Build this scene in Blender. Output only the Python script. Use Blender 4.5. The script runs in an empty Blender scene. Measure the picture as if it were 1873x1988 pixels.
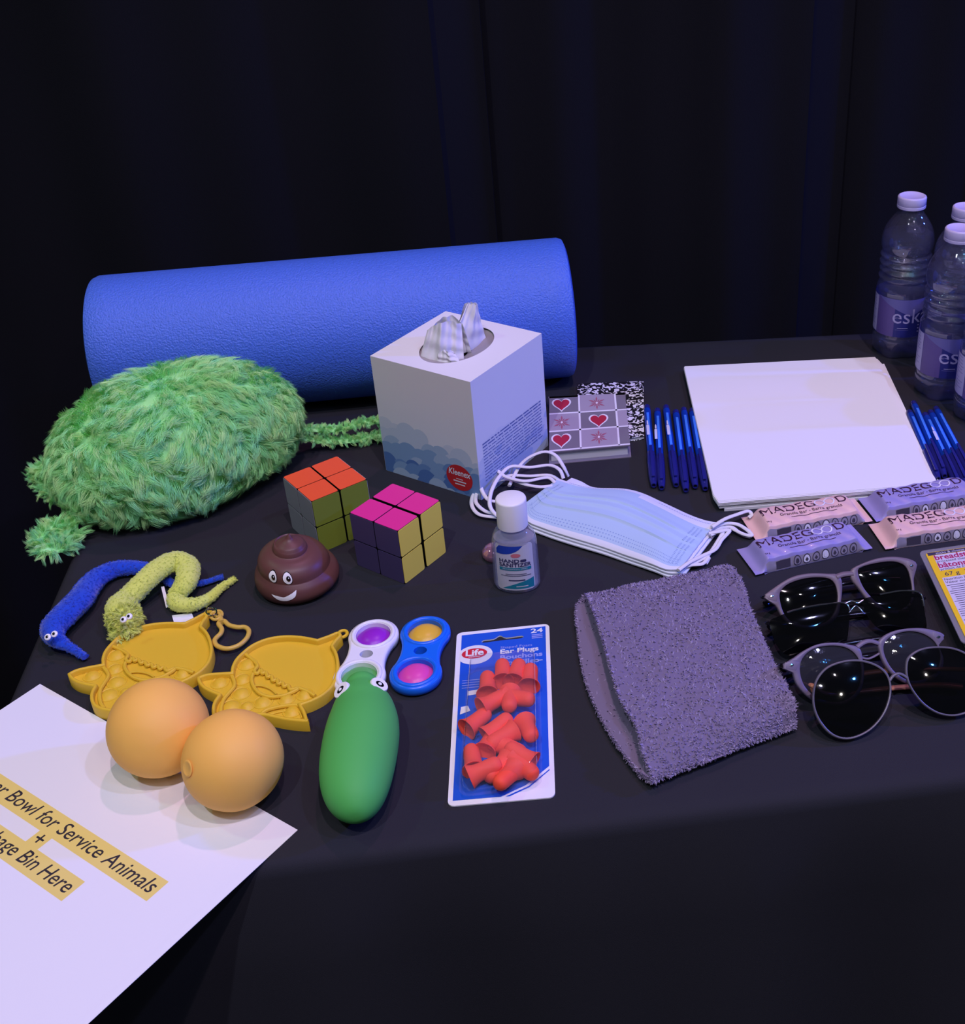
import bpy, math, random
import numpy as np
from math import sin, cos, pi, radians, sqrt, atan2, exp
from mathutils import Vector, Matrix
random.seed(7); RNG = np.random.default_rng(7)
C = bpy.context.scene.collection
S = 0.01            # all shapes are written in centimetres, the scene is in metres
TOP = 0.74          # height of the table top above the floor

# ------------------------------------------------------------ camera
F_PX, PITCH, ROLL, H_CM = 2296.0, 0.519, -0.032, 61.153
PPX, PPY = 241.4, -149.0        # principal point offset of the cropped photograph
_f = Vector((0, cos(PITCH), -sin(PITCH))); _u = Vector((0, sin(PITCH), cos(PITCH))); _x = Vector((1, 0, 0))
CAM_R = _x * cos(ROLL) + _u * sin(ROLL); CAM_U = _x * -sin(ROLL) + _u * cos(ROLL); CAM_F = _f
cam_data = bpy.data.cameras.new('camera'); cam = bpy.data.objects.new('camera', cam_data); C.objects.link(cam)
m = Matrix((CAM_R, CAM_U, -CAM_F)).transposed().to_4x4()
m.translation = Vector((0, 0, H_CM * S + TOP)); cam.matrix_world = m
cam_data.sensor_fit = 'VERTICAL'; cam_data.sensor_height = 36; cam_data.lens = 36 * F_PX / 1988
cam_data.shift_x = -PPX / 1988; cam_data.shift_y = PPY / 1988
cam_data.clip_start = 0.02
bpy.context.scene.camera = cam

# ------------------------------------------------------------ light
sc = bpy.context.scene
sc.view_settings.view_transform = 'Standard'; sc.view_settings.look = 'None'
sc.view_settings.exposure = -0.12; sc.view_settings.gamma = 1
world = bpy.data.worlds.new('world'); sc.world = world; world.use_nodes = True
world.node_tree.nodes['Background'].inputs[0].default_value = (0.72, 0.80, 1.0, 1)
world.node_tree.nodes['Background'].inputs[1].default_value = 0.045

def spot(name, az, el, dist, E, radius=0.04, target=(0, 85, 0), angle=40):
    """E: the light (rgb) it throws on a surface facing it"""
    a, e = radians(az), radians(el)
    t = Vector((target[0] * S, target[1] * S, TOP))
    d = Vector((cos(a) * cos(e), sin(a) * cos(e), sin(e)))
    l = bpy.data.lights.new(name, 'SPOT'); k = max(E); l.color = [c / k for c in E]; l.energy = k * dist * dist * 39.5
    l.shadow_soft_size = radius; l.spot_size = radians(angle); l.spot_blend = 0.6
    o = bpy.data.objects.new(name, l); C.objects.link(o)
    o.location = t + d * dist; o.rotation_euler = (-d).to_track_quat('-Z', 'Y').to_euler()
    return o
spot('stage_lamp', 330, 60, 3.4, (.10, .10, .22), 0.035)
spot('stage_lamp', 292, 67, 3.6, (.29, .225, .28), 0.035)
spot('stage_lamp', 6, 27, 3.2, (.02, .055, .60), 0.05)
spot('stage_lamp', 254, 60, 3.6, (.21, .21, .27), 0.03)
spot('stage_lamp', 300, 42, 3.3, (.035, .032, .03), 0.03)
spot('stage_lamp', 70, 76, 3.0, (.20, .09, .16), 0.04)
spot('stage_lamp', 285, 52, 3.3, (.03, .03, .035), 0.03)
spot('stage_lamp', 318, 48, 3.1, (.004, .02, .07), 0.03)
spot('stage_lamp', 272, 57, 3.4, (.02, .02, .02), 0.028)
spot('stage_lamp', 308, 57, 3.2, (.022, .02, .022), 0.028)
spot('stage_lamp', 180, 62, 3.0, (.05, .09, .06), 0.05, (-44, 98, 0), 30)

# ------------------------------------------------------------ picture -> table helpers
def ray(px, py):
    return CAM_R * ((px - 936.5 - PPX) / F_PX) + CAM_U * (-(py - 994 - PPY) / F_PX) + CAM_F
def T(px, py, z=0.0):
    """where on the horizontal plane z (cm above the table) a traced outline point lies"""
    d = ray(px, py); t = (z - H_CM) / d.z
    return Vector((d.x * t, d.y * t, z))
def PL(px, py, p0, n):
    """the same for a tilted plane"""
    d = ray(px, py); o = Vector((0, 0, H_CM)); t = (p0 - o).dot(n) / d.dot(n)
    return o + d * t
def zoom(ox, oy, s, pts): return [(ox + x / s, oy + y / s) for x, y in pts]

# ------------------------------------------------------------ mesh helpers
class MB:
    def __init__(s): s.v = []; s.f = []; s.m = []
    def add(s, vs, fs, mi=0):
        b = len(s.v); s.v += [tuple(p) for p in vs]; s.f += [tuple(i + b for i in q) for q in fs]; s.m += [mi] * len(fs); return s
    def box(s, c, d, mi=0, rz=0, bev=0):
        x, y, z = d[0] / 2, d[1] / 2, d[2] / 2
        o = [(-x, -y), (x, -y), (x, y), (-x, y)]
        if bev:
            q = []
            for (px, py), a0 in zip(o, (180, 270, 0, 90)):
                cx_, cy_ = px - math.copysign(bev, px), py - math.copysign(bev, py)
                for k in range(5):
                    a = radians(a0 + k * 22.5); q.append((cx_ + bev * cos(a), cy_ + bev * sin(a)))
            o = q
        o = [(c[0] + a * cos(rz) - b * sin(rz), c[1] + a * sin(rz) + b * cos(rz)) for a, b in o]
        return s.prism(o, c[2] - z, c[2] + z, mi, min(bev, z * .6))
    def prism(s, o, z0, z1, mi=0, bev=0, nb=2):
        o = ccw(o); n = len(o); rings = [(o, z0)]
        if bev:
            for k in range(nb + 1):
                a = k / nb * pi / 2
                rings.append((off(o, -bev * (1 - cos(a))) if k else o, z1 - bev + bev * sin(a)))
        else: rings.append((o, z1))
        vs = [(x, y, z) for r, z in rings for x, y in r]; fs = []
        for k in range(len(rings) - 1):
            for i in range(n): fs.append((k * n + i, k * n + (i + 1) % n, (k + 1) * n + (i + 1) % n, (k + 1) * n + i))
        fs.append(tuple(range(n))[::-1]); fs.append(tuple((len(rings) - 1) * n + i for i in range(n)))
        return s.add(vs, fs, mi)
    def lathe(s, prof, n=40, c=(0, 0, 0), mi=0, sx=1, sy=1, fn=None):
        vs = []; fs = []
        for r, z in prof:
            for i in range(n):
                a = 2 * pi * i / n; rr = r * (fn(a, z) if fn else 1)
                vs.append((c[0] + rr * sx * cos(a), c[1] + rr * sy * sin(a), c[2] + z))
        for k in range(len(prof) - 1):
            for i in range(n): fs.append((k * n + i, k * n + (i + 1) % n, (k + 1) * n + (i + 1) % n, (k + 1) * n + i))
        if prof[0][0] > 1e-6: fs.append(tuple(range(n))[::-1])
        if prof[-1][0] > 1e-6: fs.append(tuple((len(prof) - 1) * n + i for i in range(n)))
        return s.add(vs, fs, mi)
    def tube(s, pts, r, n=10, mi=0, closed=False, flat=1.0, caps=True):
        P = [Vector(p) for p in pts]; N = len(P)
        rs = r if isinstance(r, (list, tuple)) else [r] * N
        vs = []; fs = []; up = Vector((0, 0, 1))
        for i in range(N):
            a = P[(i - 1) % N] if (closed or i > 0) else P[i]; b = P[(i + 1) % N] if (closed or i < N - 1) else P[i]
            t = (b - a); t = t.normalized() if t.length > 1e-9 else Vector((1, 0, 0))
            sd = t.cross(up)
            sd = sd.normalized() if sd.length > .05 else t.cross(Vector((0, 1, 0))).normalized()
            w = sd.cross(t)
            for k in range(n):
                q = 2 * pi * k / n; vs.append(P[i] + sd * cos(q) * rs[i] + w * sin(q) * rs[i] * flat)
        M = N if closed else N - 1
        for i in range(M):
            j = (i + 1) % N
            for k in range(n): fs.append((i * n + k, i * n + (k + 1) % n, j * n + (k + 1) % n, j * n + k))
        if not closed and caps: fs.append(tuple(range(n))[::-1]); fs.append(tuple((N - 1) * n + k for k in range(n)))
        return s.add(vs, fs, mi)
    def grid(s, fn, nu, nv, mi=0, wrapu=False, mfn=None):
        vs = [fn(i / (nu if wrapu else nu - 1), j / (nv - 1)) for j in range(nv) for i in range(nu)]
        b = len(s.v); s.v += [tuple(p) for p in vs]
        for j in range(nv - 1):
            for i in range(nu if wrapu else nu - 1):
                k = (i + 1) % nu
                s.f.append((b + j * nu + i, b + j * nu + k, b + (j + 1) * nu + k, b + (j + 1) * nu + i))
                s.m.append(mfn((i + .5) / nu, (j + .5) / nv) if mfn else mi)
        return s
    def map(s, fn, start=0):
        for i in range(start, len(s.v)): s.v[i] = tuple(fn(*s.v[i]))
        return s
    def build(s, name, mats, parent=None, smooth=True, angle=40):
        me = bpy.data.meshes.new(name)
        me.from_pydata([(a * S, b * S, c * S) for a, b, c in s.v], [], s.f)
        for mt in (mats if isinstance(mats, (list, tuple)) else [mats]): me.materials.append(mt)
        if any(s.m): me.polygons.foreach_set('material_index', s.m)
        if smooth:
            me.polygons.foreach_set('use_smooth', [True] * len(me.polygons))
            try: me.set_sharp_from_angle(angle=radians(angle))
            except Exception: pass
        me.update()
        o = bpy.data.objects.new(name, me); C.objects.link(o)
        if parent: o.parent = parent
        return o
def area(o): return .5 * sum(o[i][0] * o[(i + 1) % len(o)][1] - o[(i + 1) % len(o)][0] * o[i][1] for i in range(len(o)))
def ccw(o):
    o = [(p[0], p[1]) for p in o]
    return o if area(o) > 0 else o[::-1]
def off(o, d):
    n = len(o); out = []
    for i in range(n):
        a, b, c = o[i - 1], o[i], o[(i + 1) % n]
        e1 = Vector((b[0] - a[0], b[1] - a[1])); e2 = Vector((c[0] - b[0], c[1] - b[1]))
        if e1.length < 1e-9 or e2.length < 1e-9: out.append(b); continue
        e1.normalize(); e2.normalize()
        nn = Vector((e1.y + e2.y, -e1.x - e2.x)); L = nn.length
        if L < .3: out.append((b[0] + e1.y * d, b[1] - e1.x * d)); continue
        nn /= L; k = d / max(.5, L / 2)
        out.append((b[0] + nn.x * k, b[1] + nn.y * k))
    return out
def spl(pts, n=6, closed=True):
    """Catmull-Rom; a point given twice in a row is a corner"""
    P = [Vector(p) for p in pts]; N = len(P); out = []
    for i in range(N if closed else N - 1):
        p1, p2 = P[i], P[(i + 1) % N]
        if (p2 - p1).length < 1e-6: continue
        p0 = P[i - 1] if (closed or i > 0) else p1; p3 = P[(i + 2) % N] if (closed or i < N - 2) else p2
        for k in range(n):
            t = k / n
            out.append(.5 * ((2 * p1) + (p2 - p0) * t + (2 * p0 - 5 * p1 + 4 * p2 - p3) * t * t + (3 * p1 - p0 - 3 * p2 + p3) * t ** 3))
    if not closed: out.append(P[-1])
    return out
def circle(cx, cy, rx, ry=None, n=24, a0=0):
    ry = rx if ry is None else ry
    return [(cx + rx * cos(a0 + 2 * pi * i / n), cy + ry * sin(a0 + 2 * pi * i / n)) for i in range(n)]
def rrect(w, h, r, n=5, cx=0, cy=0):
    o = []
    for sx, sy, a0 in ((1, -1, -90), (1, 1, 0), (-1, 1, 90), (-1, -1, 180)):
        for k in range(n + 1):
            a = radians(a0 + 90 * k / n); o.append((cx + sx * (w / 2 - r) + r * cos(a), cy + sy * (h / 2 - r) + r * sin(a)))
    return o
_tc = {}
def text(s, size=1.0, align='CENTER', sx=1.0, shear=0, weight=0):
    key = (s, align, shear, weight)
    if key not in _tc:
        cu = bpy.data.curves.new('t', 'FONT'); cu.body = s; cu.size = 1; cu.align_x = align; cu.shear = shear; cu.resolution_u = 3; cu.offset = weight
        o = bpy.data.objects.new('t', cu); C.objects.link(o)
        me = bpy.data.meshes.new_from_object(o, depsgraph=bpy.context.evaluated_depsgraph_get())
        _tc[key] = ([(v.co.x, v.co.y) for v in me.vertices], [tuple(p.vertices) for p in me.polygons])
        bpy.data.objects.remove(o); bpy.data.curves.remove(cu); bpy.data.meshes.remove(me)
    v, f = _tc[key]
    return [(x * size * sx, y * size) for x, y in v], f
def put_text(mb, s, fn, size, mi=0, align='CENTER', sx=1.0, x=0, y=0, shear=0, weight=0):
    v, f = text(s, size, align, sx, shear, weight); mb.add([fn(a + x, b + y) for a, b in v], f, mi)
def put_poly(mb, o, fn, mi=0): mb.add([fn(a, b) for a, b in o], [tuple(range(len(o)))], mi)
def put_quad(mb, x0, y0, x1, y1, fn, mi=0, n=1):
    vs = []; fs = []
    for k in range(n + 1):
        t = x0 + (x1 - x0) * k / n; vs += [fn(t, y0), fn(t, y1)]
    for k in range(n): fs.append((2 * k, 2 * k + 2, 2 * k + 3, 2 * k + 1))
    mb.add(vs, fs, mi)
def tag(o, label, cat=None, group=None, kind=None):
    if label: o['label'] = label
    if cat: o['category'] = cat
    if group: o['group'] = group
    if kind: o['kind'] = kind
    return o
def thing(name, label, cat, group=None):
    o = bpy.data.objects.new(name, None); o.empty_display_size = .02; C.objects.link(o)
    return tag(o, label, cat, group)
def place(o, x, y, z=0, rz=0, rx=0, ry=0):
    o.location = (x * S, y * S, z * S + TOP); o.rotation_euler = (rx, ry, rz); return o
def copy_tree(o, parent=None):
    c = o.copy(); C.objects.link(c); c.parent = parent
    for ch in list(o.children): copy_tree(ch, c)
    return c

# ------------------------------------------------------------ materials
def lin(c): return tuple(((x / 255) / 12.92 if x / 255 <= .04045 else ((x / 255 + .055) / 1.055) ** 2.4) for x in c)
def mat(name, rgb, rough=.5, spec=.5, bump=None, coat=0, sheen=0, metal=0, trans=0, ior=1.45, alpha=1, var=None, sss=0):
    m = bpy.data.materials.new(name); m.use_nodes = True; nt = m.node_tree; b = nt.nodes['Principled BSDF']
    col = (*lin(rgb), 1); b.inputs['Base Color'].default_value = col
    b.inputs['Roughness'].default_value = rough; b.inputs['Specular IOR Level'].default_value = spec
    b.inputs['Metallic'].default_value = metal; b.inputs['Coat Weight'].default_value = coat
    b.inputs['Sheen Weight'].default_value = sheen; b.inputs['Transmission Weight'].default_value = trans
    b.inputs['IOR'].default_value = ior
    if sss: b.inputs['Subsurface Weight'].default_value = sss; b.inputs['Subsurface Radius'].default_value = (.01, .006, .004); b.inputs['Subsurface Scale'].default_value = .5
    tc = nt.nodes.new('ShaderNodeTexCoord')
    if var:   # (scale, amount) soft mottling of the colour
        nz = nt.nodes.new('ShaderNodeTexNoise'); nz.inputs['Scale'].default_value = var[0]; nz.inputs['Detail'].default_value = 4
        mx = nt.nodes.new('ShaderNodeMix'); mx.data_type = 'RGBA'
        mx.inputs[6].default_value = tuple(min(1, c * (1 - var[1])) for c in col[:3]) + (1,)
        mx.inputs[7].default_value = tuple(min(1, c * (1 + var[1])) for c in col[:3]) + (1,)
        nt.links.new(tc.outputs['Object'], nz.inputs['Vector']); nt.links.new(nz.outputs['Fac'], mx.inputs[0]); nt.links.new(mx.outputs[2], b.inputs['Base Color'])
    if bump:  # (scale, strength, distance)
        nz = nt.nodes.new('ShaderNodeTexNoise'); nz.inputs['Scale'].default_value = bump[0]; nz.inputs['Detail'].default_value = 5
        bp = nt.nodes.new('ShaderNodeBump'); bp.inputs['Strength'].default_value = bump[1]; bp.inputs['Distance'].default_value = bump[2]
        nt.links.new(tc.outputs['Object'], nz.inputs['Vector']); nt.links.new(nz.outputs['Fac'], bp.inputs['Height']); nt.links.new(bp.outputs['Normal'], b.inputs['Normal'])
    return m
def clear(name, tint=(1, 1, 1), f0=.04, rough=.03, haze=(.5, .5, .6), hazeamt=.04, bump=None, fres=1.45, gmax=1.0):
    """clear thin plastic: see-through, with a surface sheen and a little milky haze"""
    m = bpy.data.materials.new(name); m.use_nodes = True; nt = m.node_tree; nt.nodes.clear()
    out = nt.nodes.new('ShaderNodeOutputMaterial'); tr = nt.nodes.new('ShaderNodeBsdfTransparent'); tr.inputs[0].default_value = (*tint, 1)
    df = nt.nodes.new('ShaderNodeBsdfDiffuse'); df.inputs[0].default_value = (*haze, 1)
    gl = nt.nodes.new('ShaderNodeBsdfAnisotropic') if False else nt.nodes.new('ShaderNodeBsdfGlossy'); gl.inputs['Roughness'].default_value = rough
    gl.inputs[0].default_value = (gmax, gmax, gmax, 1)
    m1 = nt.nodes.new('ShaderNodeMixShader'); m1.inputs[0].default_value = hazeamt
    m2 = nt.nodes.new('ShaderNodeMixShader'); fr = nt.nodes.new('ShaderNodeFresnel'); fr.inputs[0].default_value = fres
    ge = nt.nodes.new('ShaderNodeNewGeometry'); mv = nt.nodes.new('ShaderNodeMix')     # thin sheet: the same sheen from either side
    mv.inputs[2].default_value = fres; mv.inputs[3].default_value = 1 / fres
    nt.links.new(ge.outputs['Backfacing'], mv.inputs[0]); nt.links.new(mv.outputs[0], fr.inputs[0])
    nt.links.new(tr.outputs[0], m1.inputs[1]); nt.links.new(df.outputs[0], m1.inputs[2])
    nt.links.new(fr.outputs[0], m2.inputs[0]); nt.links.new(m1.outputs[0], m2.inputs[1]); nt.links.new(gl.outputs[0], m2.inputs[2])
    nt.links.new(m2.outputs[0], out.inputs[0])
    if bump:
        tc = nt.nodes.new('ShaderNodeTexCoord'); nz = nt.nodes.new('ShaderNodeTexNoise'); nz.inputs['Scale'].default_value = bump[0]
        bp = nt.nodes.new('ShaderNodeBump'); bp.inputs['Strength'].default_value = bump[1]; bp.inputs['Distance'].default_value = bump[2]
        nt.links.new(tc.outputs['Object'], nz.inputs['Vector']); nt.links.new(nz.outputs['Fac'], bp.inputs['Height'])
        nt.links.new(bp.outputs['Normal'], gl.inputs['Normal']); nt.links.new(bp.outputs['Normal'], fr.inputs['Normal'])
    return m
M = {}
M['cloth'] = mat('black_cloth', (42, 42, 48), .85, .2, bump=(2600, .5, .0004))
M['curtain'] = mat('black_velour', (26, 26, 31), 1, .05, bump=(900, .4, .0005))
M['floor'] = mat('dark_floor', (30, 30, 32), .6); M['wall'] = mat('dark_wall', (18, 18, 20), .9)
M['paper'] = mat('white_paper', (232, 232, 232), .7, .25, bump=(500, .05, .0002))
M['paper_edge'] = mat('paper_edge', (205, 205, 208), .8, .2)
M['ink'] = mat('dark_ink', (45, 38, 45), .7)
M['hilite'] = mat('yellow_highlight', (232, 210, 118), .75, .2)
M['white'] = mat('white_plastic', (232, 232, 234), .35)
M['black'] = mat('black_plastic', (14, 14, 16), .3)
M['pupil'] = mat('pupil_black', (10, 10, 14), .15)
M['eye'] = mat('eye_white', (240, 240, 240), .3)

# ------------------------------------------------------------ room
def struct(name, mb, m): o = mb.build(name, m, smooth=False); o['kind'] = 'structure'; return o
o = struct('floor', MB().box((0, 60, -1), (520, 520, 2)), M['floor'])
o = struct('wall_back', MB().box((0, 225, 160), (520, 4, 320)), M['wall'])

def curtain(name, x0, x1, y, amp, wl, ph, label, taper=0.0, hem=None):
    mb = MB(); n = int((x1 - x0) * 2.2)
    def prof(u):
        x = x0 + (x1 - x0) * u
        d = amp * sin(2 * pi * x / wl + ph) + amp * .45 * sin(2 * pi * x / (wl * .43) + ph * 2.1)
        if hem and x > hem - 5: d += 3.2 * exp(-((x - hem) / 4.5) ** 2)
        return x, y + d
    for sgn, rev in ((-.2, False), (.2, True)):
        def fn(u, v):
            x, yy = prof(u); return (x, yy + sgn + taper * 0, -TOP / S + 1 + v * 285)
        mb.grid(fn, n, 12)
    N = n * 12
    for e in (0, n - 1):
        for j in range(11): mb.f.append((j * n + e, (j + 1) * n + e, N + (j + 1) * n + e, N + j * n + e)); mb.m.append(0)
    o = mb.build(name, M['curtain'], smooth=True); o.location = (0, 0, TOP)
    return tag(o, label, 'curtain')
curtain('stage_curtain', -150, -13.0, 139.5, .9, 37, 1.0, 'black stage curtain hanging behind the blue foam roller, ending at the seam', hem=-13.4)
curtain('stage_curtain', -16, 31.5, 145, .8, 23, .4, 'black stage curtain with soft folds between the two vertical seams', hem=31.0)
curtain('stage_curtain', 28, 170, 151, 1.0, 26, 2.0, 'black stage curtain at the right, hanging behind the water bottles')

# table cloth: flat top, soft edge, folds falling to the floor
def cloth():
    base = [(-53, 127.5), (-50.2, 98), (-44.2, 50.0), (96, 66.6), (96, 132.9)]
    dens = []
    for i in range(5):
        a, b = Vector(base[i]), Vector(base[(i + 1) % 5]); n = max(2, int((b - a).length / 1.5))
        dens += [a + (b - a) * k / n for k in range(n)]
    dens = [(p.x, p.y) for p in dens]
    o = ccw(dens); n = len(o)
    for _ in range(2): o = [((o[i - 1][0] + 2 * o[i][0] + o[(i + 1) % n][0]) / 4, (o[i - 1][1] + 2 * o[i][1] + o[(i + 1) % n][1]) / 4) for i in range(n)]
    mb = MB(); rings = [(off(o, -1.3), 0.0), (off(o, -.6), -.12), (off(o, -.15), -.5), (o, -1.2)]
    acc = [0]
    for i in range(n): acc.append(acc[-1] + math.dist(o[i], o[(i + 1) % n]))
    for k in range(1, 19):
        t = k / 18; z = -1.2 - 71.8 * t; q = off(o, .6 + 3.0 * t); r = []
        for i in range(n):
            s_ = acc[i]; w = 1.9 * t ** .8 * (sin(s_ / 4.7) + .6 * sin(s_ / 2.3 + 1.3) + .3 * sin(s_ / 8.1))
            nx, ny = q[i][0] - o[i][0], q[i][1] - o[i][1]; L = math.hypot(nx, ny) or 1
            r.append((q[i][0] + nx / L * w, q[i][1] + ny / L * w))
        rings.append((r, z))
    vs = [(x, y, z) for r, z in rings for x, y in r]; fs = [tuple(range(n))]
    for k in range(len(rings) - 1):
        for i in range(n): fs.append(((k + 1) * n + i, (k + 1) * n + (i + 1) % n, k * n + (i + 1) % n, k * n + i))
    mb.add(vs, fs); ob = mb.build('tablecloth', M['cloth'], angle=80); ob.location = (0, 0, TOP)
    tag(ob, 'long black cloth covering the table and hanging down its sides', 'tablecloth')
cloth()

# ------------------------------------------------------------ blue foam roller
M['foam'] = mat('blue_foam', (74, 114, 214), .42, .6, bump=(520, .8, .0016), var=(300, .16))
t = thing('foam_roller', 'large blue foam roller lying along the back of the table', 'foam roller')
mb = MB(); a = Vector((-53.5, 115.5, 0)); b = Vector((-3.9, 122.7, 0)); L = (b - a).length; R = 7.8
def rolr(r, x): return r
prof = [(R * .12, -L / 2 + .25), (R * .12, -L / 2), (R * .5, -L / 2), (R - .7, -L / 2), (R - .2, -L / 2 + .2), (R, -L / 2 + .7)] + [(R, -L / 2 + .7 + (L - 1.4) * k / 30) for k in range(1, 31)] + [(R - .2, L / 2 - .2), (R - .7, L / 2), (R * .12, L / 2), (R * .12, L / 2 - .25)]
mb.lathe(prof, 96); mb.map(lambda x, y, z: (z, y, x))
mb.build('roller_body', M['foam'], t); place(t, *((a + b) / 2).xy, R, atan2((b - a).y, (b - a).x))

# ------------------------------------------------------------ tissue box
M['carton'] = mat('white_carton', (226, 226, 226), .55, .3); M['carton_in'] = mat('grey_carton_inside', (150, 148, 146), .8)
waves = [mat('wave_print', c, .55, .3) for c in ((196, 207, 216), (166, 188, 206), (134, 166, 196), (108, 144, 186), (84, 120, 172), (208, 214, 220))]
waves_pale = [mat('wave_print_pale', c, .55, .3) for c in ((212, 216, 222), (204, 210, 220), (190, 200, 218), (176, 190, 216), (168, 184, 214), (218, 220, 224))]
M['logo_red'] = mat('logo_red', (196, 40, 42), .5); M['print_white'] = mat('print_white', (225, 225, 225), .5); M['print_grey'] = mat('print_blue_grey', (96, 112, 160), .6)
M['film'] = mat('grey_film', (150, 145, 145), .3, .5)
W_, H_ = 11.73, 12.7; h_ = W_ / 2
t = thing('tissue_box', 'tall white tissue box with blue scalloped print near its bottom', 'tissue box')
mb = MB()
for (ax, ay, bx, by) in ((-h_, -h_, h_, -h_), (h_, -h_, h_, h_), (h_, h_, -h_, h_), (-h_, h_, -h_, -h_)):
    mb.add([(ax, ay, 0), (bx, by, 0), (bx, by, H_), (ax, ay, H_)], [(0, 1, 2, 3)])
    k = (h_ - .06) / h_; mb.add([(ax * k, ay * k, 0.05), (bx * k, by * k, 0.05), (bx * k, by * k, H_ - .05), (ax * k, ay * k, H_ - .05)], [(3, 2, 1, 0)], 1)
mb.add([(-h_, -h_, 0), (h_, -h_, 0), (h_, h_, 0), (-h_, h_, 0)], [(3, 2, 1, 0)])
n = 64; orx, ory = 3.1, 4.35
for z, mi, fl in ((H_, 0, 0), (H_ - .06, 1, 1)):
    inn = circle(0, 0, orx, ory, n); outr = []
    for x, y in inn:
        a = atan2(y, x); c_, s_ = cos(a), sin(a); k = h_ / max(abs(c_), abs(s_)); outr.append((c_ * k, s_ * k))
    vs = [(x, y, z) for x, y in inn] + [(x, y, z) for x, y in outr]
    fs = [((i, n + i, n + (i + 1) % n, (i + 1) % n)) for i in range(n)]
    # square the corners
    for cx_, cy_ in ((h_, h_), (-h_, h_), (-h_, -h_), (h_, -h_)):
        k = min(range(n), key=lambda i: (outr[i][0] - cx_) ** 2 + (outr[i][1] - cy_) ** 2)
        vs[n + k] = (cx_, cy_, z)
    mb.add(vs, fs, mi)
inn = circle(0, 0, orx, ory, n)
mb.add([(x, y, H_) for x, y in inn] + [(x, y, H_ - .06) for x, y in inn], [(i, (i + 1) % n, n + (i + 1) % n, n + i) for i in range(n)], 1)
mb.build('carton', [M['carton'], M['carton_in']], t, smooth=False)
mb = MB()   # thin film under the opening, slit in the middle
def filmf(u, v):
    a = 2 * pi * u; r = .25 + .79 * v
    return (orx * 1.05 * r * cos(a), ory * 1.05 * r * sin(a), H_ - .12 - (1 - v) * .9 + .12 * sin(7 * a) * v * (1 - v))
mb.grid(filmf, 48, 8, wrapu=True); mb.build('opening_film', M['film'], t)
def clip_rect(o, x0, y0, x1, y1):
    for ax, lim, sg in ((0, x0, 1), (0, x1, -1), (1, y0, 1), (1, y1, -1)):
        out = []
        for i in range(len(o)):
            p, q = o[i - 1], o[i]; ip = (p[ax] - lim) * sg >= 0; iq = (q[ax] - lim) * sg >= 0
            if ip != iq:
                k = (lim - p[ax]) / (q[ax] - p[ax]); out.append((p[0] + (q[0] - p[0]) * k, p[1] + (q[1] - p[1]) * k))
            if iq: out.append(q)
        o = out
        if not o: return o
    return o
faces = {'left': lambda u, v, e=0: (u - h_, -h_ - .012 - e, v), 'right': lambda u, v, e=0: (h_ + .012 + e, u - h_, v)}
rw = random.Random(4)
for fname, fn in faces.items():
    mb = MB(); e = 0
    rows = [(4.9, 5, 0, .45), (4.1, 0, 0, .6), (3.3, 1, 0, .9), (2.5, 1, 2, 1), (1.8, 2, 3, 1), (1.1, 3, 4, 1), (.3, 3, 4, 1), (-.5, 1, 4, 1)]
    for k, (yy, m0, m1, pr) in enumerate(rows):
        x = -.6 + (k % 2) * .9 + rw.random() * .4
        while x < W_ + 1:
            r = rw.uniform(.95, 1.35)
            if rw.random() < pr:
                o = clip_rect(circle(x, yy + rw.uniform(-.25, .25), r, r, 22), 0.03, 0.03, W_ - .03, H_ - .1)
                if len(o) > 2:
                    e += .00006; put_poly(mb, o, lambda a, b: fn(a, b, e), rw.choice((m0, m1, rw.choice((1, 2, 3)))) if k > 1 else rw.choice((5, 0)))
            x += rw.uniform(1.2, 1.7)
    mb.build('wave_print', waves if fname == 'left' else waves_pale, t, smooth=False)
fn = lambda a, b: faces['left'](a, b, .02); mb = MB()
put_poly(mb, circle(9.35, 1.85, 1.55, 1.42, 32), fn, 0)
f2 = lambda a, b: faces['left'](9.35 + a, 1.85 + b, .028)
put_text(mb, 'Kleenex', f2, .95, 1, y=.25, sx=.82, shear=.2, weight=.02); put_quad(mb, -.4, -.2, .4, -.12, f2, 1); put_quad(mb, -.75, -.5, .75, -.36, f2, 1); put_quad(mb, -.6, -.82, .6, -.7, f2, 1)
mb.build('brand_oval', [M['logo_red'], M['print_white']], t, smooth=False)
mb = MB(); f3 = lambda a, b: faces['right'](a, b, .02)
for k in range(13):
    y = 5.6 - k * .33; x = .9
    while x < 10.6:
        w = rw.uniform(.3, 1.5); put_quad(mb, x, y, min(x + w, 10.8), y + (.14 if k < 2 else .1), f3); x += w + .14
mb.build('small_print', M['print_grey'], t, smooth=False)
place(t, -14.12, 103.36, 0, -.55)
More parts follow.
